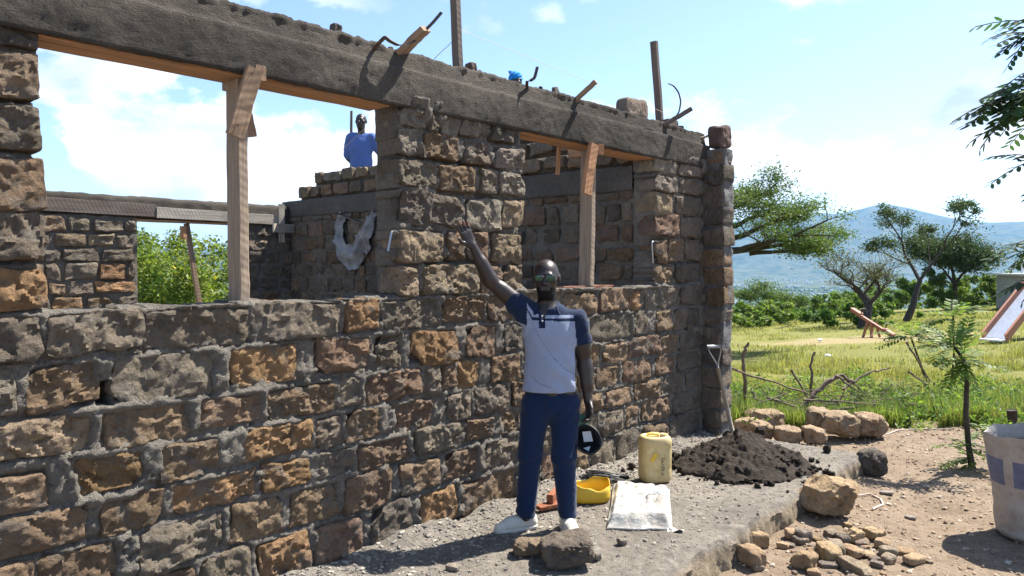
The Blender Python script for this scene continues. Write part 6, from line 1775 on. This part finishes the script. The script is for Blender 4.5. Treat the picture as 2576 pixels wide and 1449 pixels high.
young_tree('young_tree', 'young tree with a thin dark stem and feathery leaves behind the printed sack', stem, [.032, .026, .023, .02, .017, .012],
           [(stem[4], -RT * .8 + up_ * .2, 5), (stem[4], RT * .8 + up_ * .1, 6), (stem[5], -RT + up_ * .5, 5), (stem[5], RT * .6 + up_, 4), (stem[4], -FW * .6, 4), (stem[5], FW * .5 + up_, 3),
            (stem[1], RT + up_ * .5, 4), (stem[1], -RT * .5 + up_ * .1, 3), (stem[2] - FZ * .1, RT + up_ * .2, 4), (stem[0] + FZ * .1, -RT + up_ * .2, 4)], 'leaf_young', 61, L=.30, ll=.075)
s2 = gzt((9.704, -0.497, -0.350))
young_tree('young_tree', 'slender young tree leaning left in the grass beyond the boulders', [s2, s2 + np.array((8.784, -0.412, 0.440)) * .5 - s2 * .5 + s2 * 0 + (np.array((8.784, -0.412, 0.440)) - np.array((8.784, -0.412, 0.440))) if False else (s2 + np.array((7.354, -0.767, 0.663))) / 2, (7.354, -0.767, 0.663)], [.022, .018, .012],
           [((7.354, -0.767, 0.663), -RT + up_, 8), ((7.354, -0.767, 0.663), RT + up_, 8)], 'leaf_young', 62, L=.45, ll=.10)
s3 = gzt((9.712, -0.795, -0.350))
young_tree('young_tree', 'feathery young tree in the grass in front of the slide', [s3, (s3 + np.array((7.968, -1.151, 0.980))) / 2 + RT * .03, (7.968, -1.151, 0.980)], [.02, .016, .010],
           [((7.969, -1.152, 0.924), -RT + up_, 5), ((7.968, -1.151, 0.980), RT + up_ * 1.5, 5), ((7.999, -1.185, 0.643), RT + up_, 4), ((7.964, -1.146, 0.475), -RT + up_ * .4, 3)], 'leaf_young', 63, L=.46, ll=.105)
# tree just outside the right edge; its twigs reach into the picture and shade the yard
tb = gzt(tuple(CAM + RT * 3.05 + FW * 3.35))
br = lambda x, y, D: np.array(CAM) + RT * ((x - 1288) / 1860 * D) + FW * D + FZ * ((665 - y) / 1860 * D)
stem = [tb, tb + FZ * .9 + RT * .05, tb + FZ * 1.7 - RT * .02, tb + FZ * 2.4 - RT * .1, tb + FZ * 3.0 - RT * .1]
lv = []
for (x, y, D_, k) in ((2570, 235, 3.2, 8), (2590, 270, 3.25, 9), (2600, 200, 3.2, 7), (2640, 260, 3.3, 9), (2600, 95, 3.2, 4), (2640, 60, 3.2, 5), (2700, 150, 3.2, 8), (2760, 250, 3.3, 8), (2620, 615, 3.5, 5), (2650, 690, 3.4, 6), (2690, 640, 3.4, 6), (2640, 405, 3.3, 3), (2700, 420, 3.3, 5)):
    lv.append((br(x, y, D_), -RT * 1.0 + FZ * (-.15), k))
for i in range(26):
    a_ = random.uniform(0, 6.28); lv.append((stem[4] + np.array([math.cos(a_), math.sin(a_), 0]) * random.uniform(.1, .9) + FZ * random.uniform(-.5, .5) + RT * .4, np.array([math.cos(a_), math.sin(a_), .1]), 4))
ot = young_tree('overhanging_tree', 'feathery tree at the right edge whose leafy twigs hang into the sky', stem, [.06, .052, .045, .035, .02], lv, 'leaf_over', 64, L=.24, pairs=8, ll=.062)
mb = MB()
for (p, d, k) in lv:
    a_ = stem[3] if p[2] > 2.0 else stem[1]; mb.tube([a_, (a_ + p) / 2 + FZ * .12, p], (.012, .008, .004), 5, cap=False)
mb.build('twig', MAT['bark'], ot)

# ---- broken brushwood fence at the grass edge
fn = thing('brushwood_fence', 'broken fence of dead sticks at the near edge of the grass', 'fence', tuple(gzt((5.326, 0.098, -0.250))))
def stick(pts, r0, nm='branch'):
    mb = MB(); pts = np.array(pts, float); tt = np.linspace(0, len(pts) - 1, len(pts) * 4); P_ = np.stack([np.interp(tt, np.arange(len(pts)), pts[:, i]) for i in range(3)], 1)
    P_[1:-1] += rng.normal(0, r0 * .35, (len(P_) - 2, 3)); mb.tube(P_, np.linspace(r0, r0 * .55, len(P_)), 7, rough=.06); mb.build(nm, MAT['twig'], fn)
stick([gzt((4.546, 0.341, -0.250)), (4.292, 0.242, 0.310), (4.284, 0.251, 0.683), (4.314, 0.218, 0.767)], .026, 'stake')
stick([gzt((5.997, 0.094, -0.300)), (5.421, -0.115, 0.215), (5.425, -0.119, 0.514), (5.447, -0.144, 0.589)], .02, 'stake')
for pts in ([(4.085, 0.322, 0.488), (4.215, 0.179, 0.405), (4.461, -0.095, 0.303), (4.770, -0.438, 0.142)], [(4.950, -0.190, -0.008), (5.075, -0.329, 0.207), (5.233, -0.505, 0.326), (5.467, -0.614, 0.239), (5.532, -0.687, 0.142)], [(4.000, 0.267, -0.023), (4.340, 0.040, 0.096), (4.654, -0.160, 0.194)],
            [(4.951, -0.041, 0.407), (5.013, -0.260, 0.040)], [(5.098, -0.503, 0.365), (5.288, -0.715, 0.176)], [(4.748, -0.264, 0.100), (5.121, -0.679, 0.068), (5.605, -1.066, 0.002)], [(3.937, 0.188, -0.102), (4.304, -0.070, 0.000), (4.740, -0.405, 0.012)], [(5.989, -1.045, 0.734), (6.090, -1.156, 0.491), (6.190, -1.268, 0.247)],
            [(5.267, -0.541, 0.183), (5.562, -0.720, 0.359), (5.863, -0.905, 0.418)], [(4.468, 0.047, 0.124), (4.586, -0.234, 0.040), (4.803, -0.475, -0.136)], [(4.439, 0.228, 0.176), (4.469, 0.045, -0.063)], [(6.010, -1.068, 0.369), (5.950, -1.300, 0.240)], [(4.967, -0.507, -0.040), (5.416, -0.856, 0.020), (5.842, -1.180, -0.056)]):
    stick(pts, random.uniform(.010, .018) if pts[0][0] != 0 else .01)
stick([(4.773, -0.142, -0.249), (4.880, -0.262, 0.058), (5.123, -0.381, 0.269), (5.240, -0.511, 0.350), (5.361, -0.646, 0.269)], .032)
for i in range(60):
    x_ = random.uniform(1850, 2330); D_ = random.uniform(8.5, 9.2); a_ = br(x_, random.uniform(1000, 1060), D_); stick([a_, a_ + RT * random.uniform(-.35, .35) + FZ * random.uniform(-.02, .22), a_ + RT * random.uniform(-.5, .5) + FZ * random.uniform(.0, .25)], random.uniform(.004, .009))

# ---- playground
MAT['redpaint'] = m_plain('faded red-orange paint', (.30, .125, .075), .6, 18, .2, .1, .3)
MAT['slidebed'] = m_plain('worn slide bed', (.30, .34, .42), .35, 12, .15, .05, .5)
MAT['slidesilver'] = m_plain('polished slide lip', (.72, .72, .75), .35, 20, .1, .05, .5)
SS = tpos(tuple(CAM + RT * 11.7 + FW * 24.0))
ss = thing('seesaw', 'orange wooden seesaw tilted on its stand in the field', 'seesaw', tuple(SS))
sd_ = RT * .50 - FW * .866
h1 = SS - sd_ * .72 + FZ * .84; h2 = SS + sd_ * .72 + FZ * .10; pv = (h1 + h2) / 2
mb = MB(); ax1 = (h2 - h1) / np.linalg.norm(h2 - h1); ax2 = np.cross(ax1, FZ); ax2 /= np.linalg.norm(ax2); ax3 = np.cross(ax2, ax1)
mb.box(pv, (.85, .05, .045), np.stack([ax1, ax2, ax3])); mb.build('beam', MAT['redpaint'], ss, smooth=False)
for e_, s_ in ((h1, 1), (h2, -1)):
    mb = MB(); mb.box(e_ + ax1 * s_ * .16 + ax3 * .07, (.19, .10, .022), np.stack([ax1, ax2, ax3])); o_ = mb.build('seat', MAT['redpaint'], ss, smooth=False)
    mb = MB(); c_ = e_ + ax1 * s_ * .33 + ax3 * .06; mb.tube([c_ - ax2 * .15 + ax3 * .16, c_ - ax2 * .12 + ax3 * .2, c_ + ax2 * .12 + ax3 * .2, c_ + ax2 * .15 + ax3 * .16], .016, 6); mb.tube([c_, c_ + ax3 * .2], .016, 6); mb.build('hand_bar', MAT['iron'], ss)
for a_ in (-1, 1):
    for b_ in (-1, 1):
        mb = MB(); top_p = pv + ax2 * a_ * .13 - FZ * .06 + sd_ * b_ * .06; mb.tube([np.array([top_p[0], top_p[1], SS[2] - .05]) + sd_ * b_ * .10 + ax2 * a_ * .10, top_p + FZ * .08], .045, 7); mb.build('leg', MAT['redpaint'], ss)
SL_ = tpos(tuple(CAM + RT * 13.2 + FW * 20.0))
sl = thing('slide', 'red-sided playground slide at the right edge of the field', 'slide', tuple(SL_))
# runs from its lip (near) up to the top (right, away)
lip = br(2482, 852, 20.0); topp = br(2585, 718, 21.2); lip[2] = SL_[2] + .12
ax1 = (topp - lip); Ls = np.linalg.norm(ax1); ax1 /= Ls; ax2 = np.cross(ax1, FZ); ax2 /= np.linalg.norm(ax2)
if ax2 @ RT < 0: ax2 = -ax2
ax3 = np.cross(ax2, ax1); ax3 = ax3 if ax3[2] > 0 else -ax3
w_ = .26
mid_ = (lip + topp) / 2 + ax2 * w_
mb = MB(); mb.box(mid_, (Ls / 2, w_, .02), np.stack([ax1, ax2, ax3])); mb.build('bed', MAT['slidebed'], sl, smooth=False)
for s_ in (-1, 1):
    mb = MB(); mb.box(mid_ + ax2 * s_ * (w_ + .03) + ax3 * .08, (Ls / 2 + .05, .03, .11), np.stack([ax1, ax2, ax3])); mb.build('side_board', MAT['redpaint'], sl, smooth=False)
mb = MB(); mb.box(lip + ax2 * w_ - RT * .12 - FW * .1 - FZ * .02, (.22, w_, .02), np.stack([np.array([ax1[0], ax1[1], 0]) / np.hypot(ax1[0], ax1[1]), ax2, FZ])); mb.build('lip', MAT['slidesilver'], sl, smooth=False)
for a_ in (-1, 1):
    for b_ in (0, .8):
        mb = MB(); q_ = topp + ax2 * (w_ + a_ * w_) + np.array([ax1[0], ax1[1], 0]) * b_; mb.tube([np.array([q_[0], q_[1], SL_[2] - .2]), q_ + FZ * (.3 if b_ else .0)], .04, 7); mb.build('leg', MAT['redpaint'], sl)
mb = MB(); mb.box(topp + ax2 * w_ + np.array([ax1[0], ax1[1], 0]) * .4, (.45, w_ + .05, .03), np.stack([np.array([ax1[0], ax1[1], 0]) / np.hypot(ax1[0], ax1[1]), ax2, FZ])); mb.build('platform', MAT['redpaint'], sl, smooth=False)
# plain grey hut behind it
HB = tpos(tuple(CAM + RT * 27.6 + FW * 40.5))
hut = thing('hut', 'small grey block hut with a pale flat roof behind the slide', 'building', tuple(HB))
MAT['hutwall'] = m_plain('grey block wall', (.30, .29, .28), .9, 6, .15, .2); MAT['hutroof'] = m_plain('pale sheet roof', (.55, .57, .58), .5, 6, .1, .1)
MXY = np.stack([RT, FW, FZ])
mb = MB(); mb.box(HB + FZ * .75 + RT * 1.1, (1.3, 1.3, 1.15), MXY); mb.build('wall', MAT['hutwall'], hut, smooth=False)
mb = MB(); mb.box(HB + FZ * 1.95 + RT * 1.1, (1.65, 1.6, .05), MXY); rf = mb.build('roof', MAT['hutroof'], hut, smooth=False)
mb = MB(); mb.box(HB + FZ * 1.0 + RT * .9 - FW * 1.31, (.38, .03, .85), MXY); dr_ = mb.build('door', MAT['redpaint'], hut, smooth=False)
mb = MB(); mb.tube([HB + FZ * 1.95 + RT * .35, HB + FZ * 2.75 + RT * .35], .06, 7); mb.build('vent_pipe', MAT['hutroof'], rf)
# litter in the grass
for i, (pt, lab) in enumerate((((15.009, 2.959, -0.550), 'white scrap of plastic litter in the grass below the seesaw'), ((19.855, 4.847, -0.700), 'pale scrap of litter on the bare path below the seesaw'))):
    b_ = gzt(pt, .06); P_, F_ = stone_verts((0, 0, 0), (.09, .06, .04), (8, 6, 5), 700 + i, expo=3, front_amp=.02); make('litter', P_ + b_, F_, MAT['white_trim'], None, props=dict(label=lab, cat='litter', kind='thing'))

# ---- far village roofs in the valley
vb = MB(); r_ = np.random.default_rng(15)
for i in range(260):
    D_ = r_.uniform(1900, 5200); X_ = D_ * r_.uniform(.22, .60)
    p_ = CAM + RT * X_ + FW * D_; z_ = terrain1(p_[0], p_[1]); s_ = r_.uniform(4, 11)
    vb.box((p_[0], p_[1], z_ + 3), (s_, s_ * .7, 4))
MAT['farroof'] = m_plain('sunlit tin roofs', (.5, .5, .5), .5, .1, .1, 0)
vb.build('far_village', MAT['farroof'], smooth=False, props=dict(kind='stuff', label='pale roofs of a village scattered over the valley floor'))
vt = []; 
for i in range(26000):
    D_ = 110 * (3500 / 110) ** r_.random(); X_ = D_ * r_.uniform(.15, .95); vt.append((X_, D_))
vt = np.array(vt); Pv = CAM[:2] + vt[:, :1] * RT[:2] + vt[:, 1:] * FW[:2]; zv = terrain(Pv[:, 0], Pv[:, 1])
V_, F_ = box_tpl(2, 2, 2); nn = V_ / np.linalg.norm(V_, axis=1)[:, None]; s_ = (1.2 + 4.5 * sstep(100, 1500, vt[:, 1])) * r_.uniform(.5, 1.3, len(vt))
W = nn[None] * s_[:, None, None] * np.array([1.2, 1.2, .9]) * (1 + .25 * r_.standard_normal((len(vt), 26, 1))) + np.concatenate([Pv, zv[:, None]], 1)[:, None, :]
make('far_bushland', W.reshape(-1, 3), (F_[None] + (np.arange(len(vt)) * 26)[:, None, None]).reshape(-1, 4), MAT['leaf_bush2'], None, smooth=False, props=dict(kind='stuff', label='bushland covering the slope down to the valley'), base=(0, 0, 0))

# ------------------------------------------------------------------ haze over the valley
hz = MB(); hz.box((CAM[0], CAM[1], 230), (15500, 15500, 440))
hm = bpy.data.materials.new('haze'); hm.use_nodes = True; ht = hm.node_tree; ht.nodes.clear()
ho = ht.nodes.new('ShaderNodeOutputMaterial'); hv = ht.nodes.new('ShaderNodeVolumePrincipled')
hv.inputs['Color'].default_value = (.26, .54, 1.0, 1); hv.inputs['Density'].default_value = 6.0e-5; hv.inputs['Anisotropy'].default_value = .2
ht.links.new(hv.outputs[0], ho.inputs['Volume'])
hz.build('haze', hm, smooth=False, props=dict(kind='stuff'))
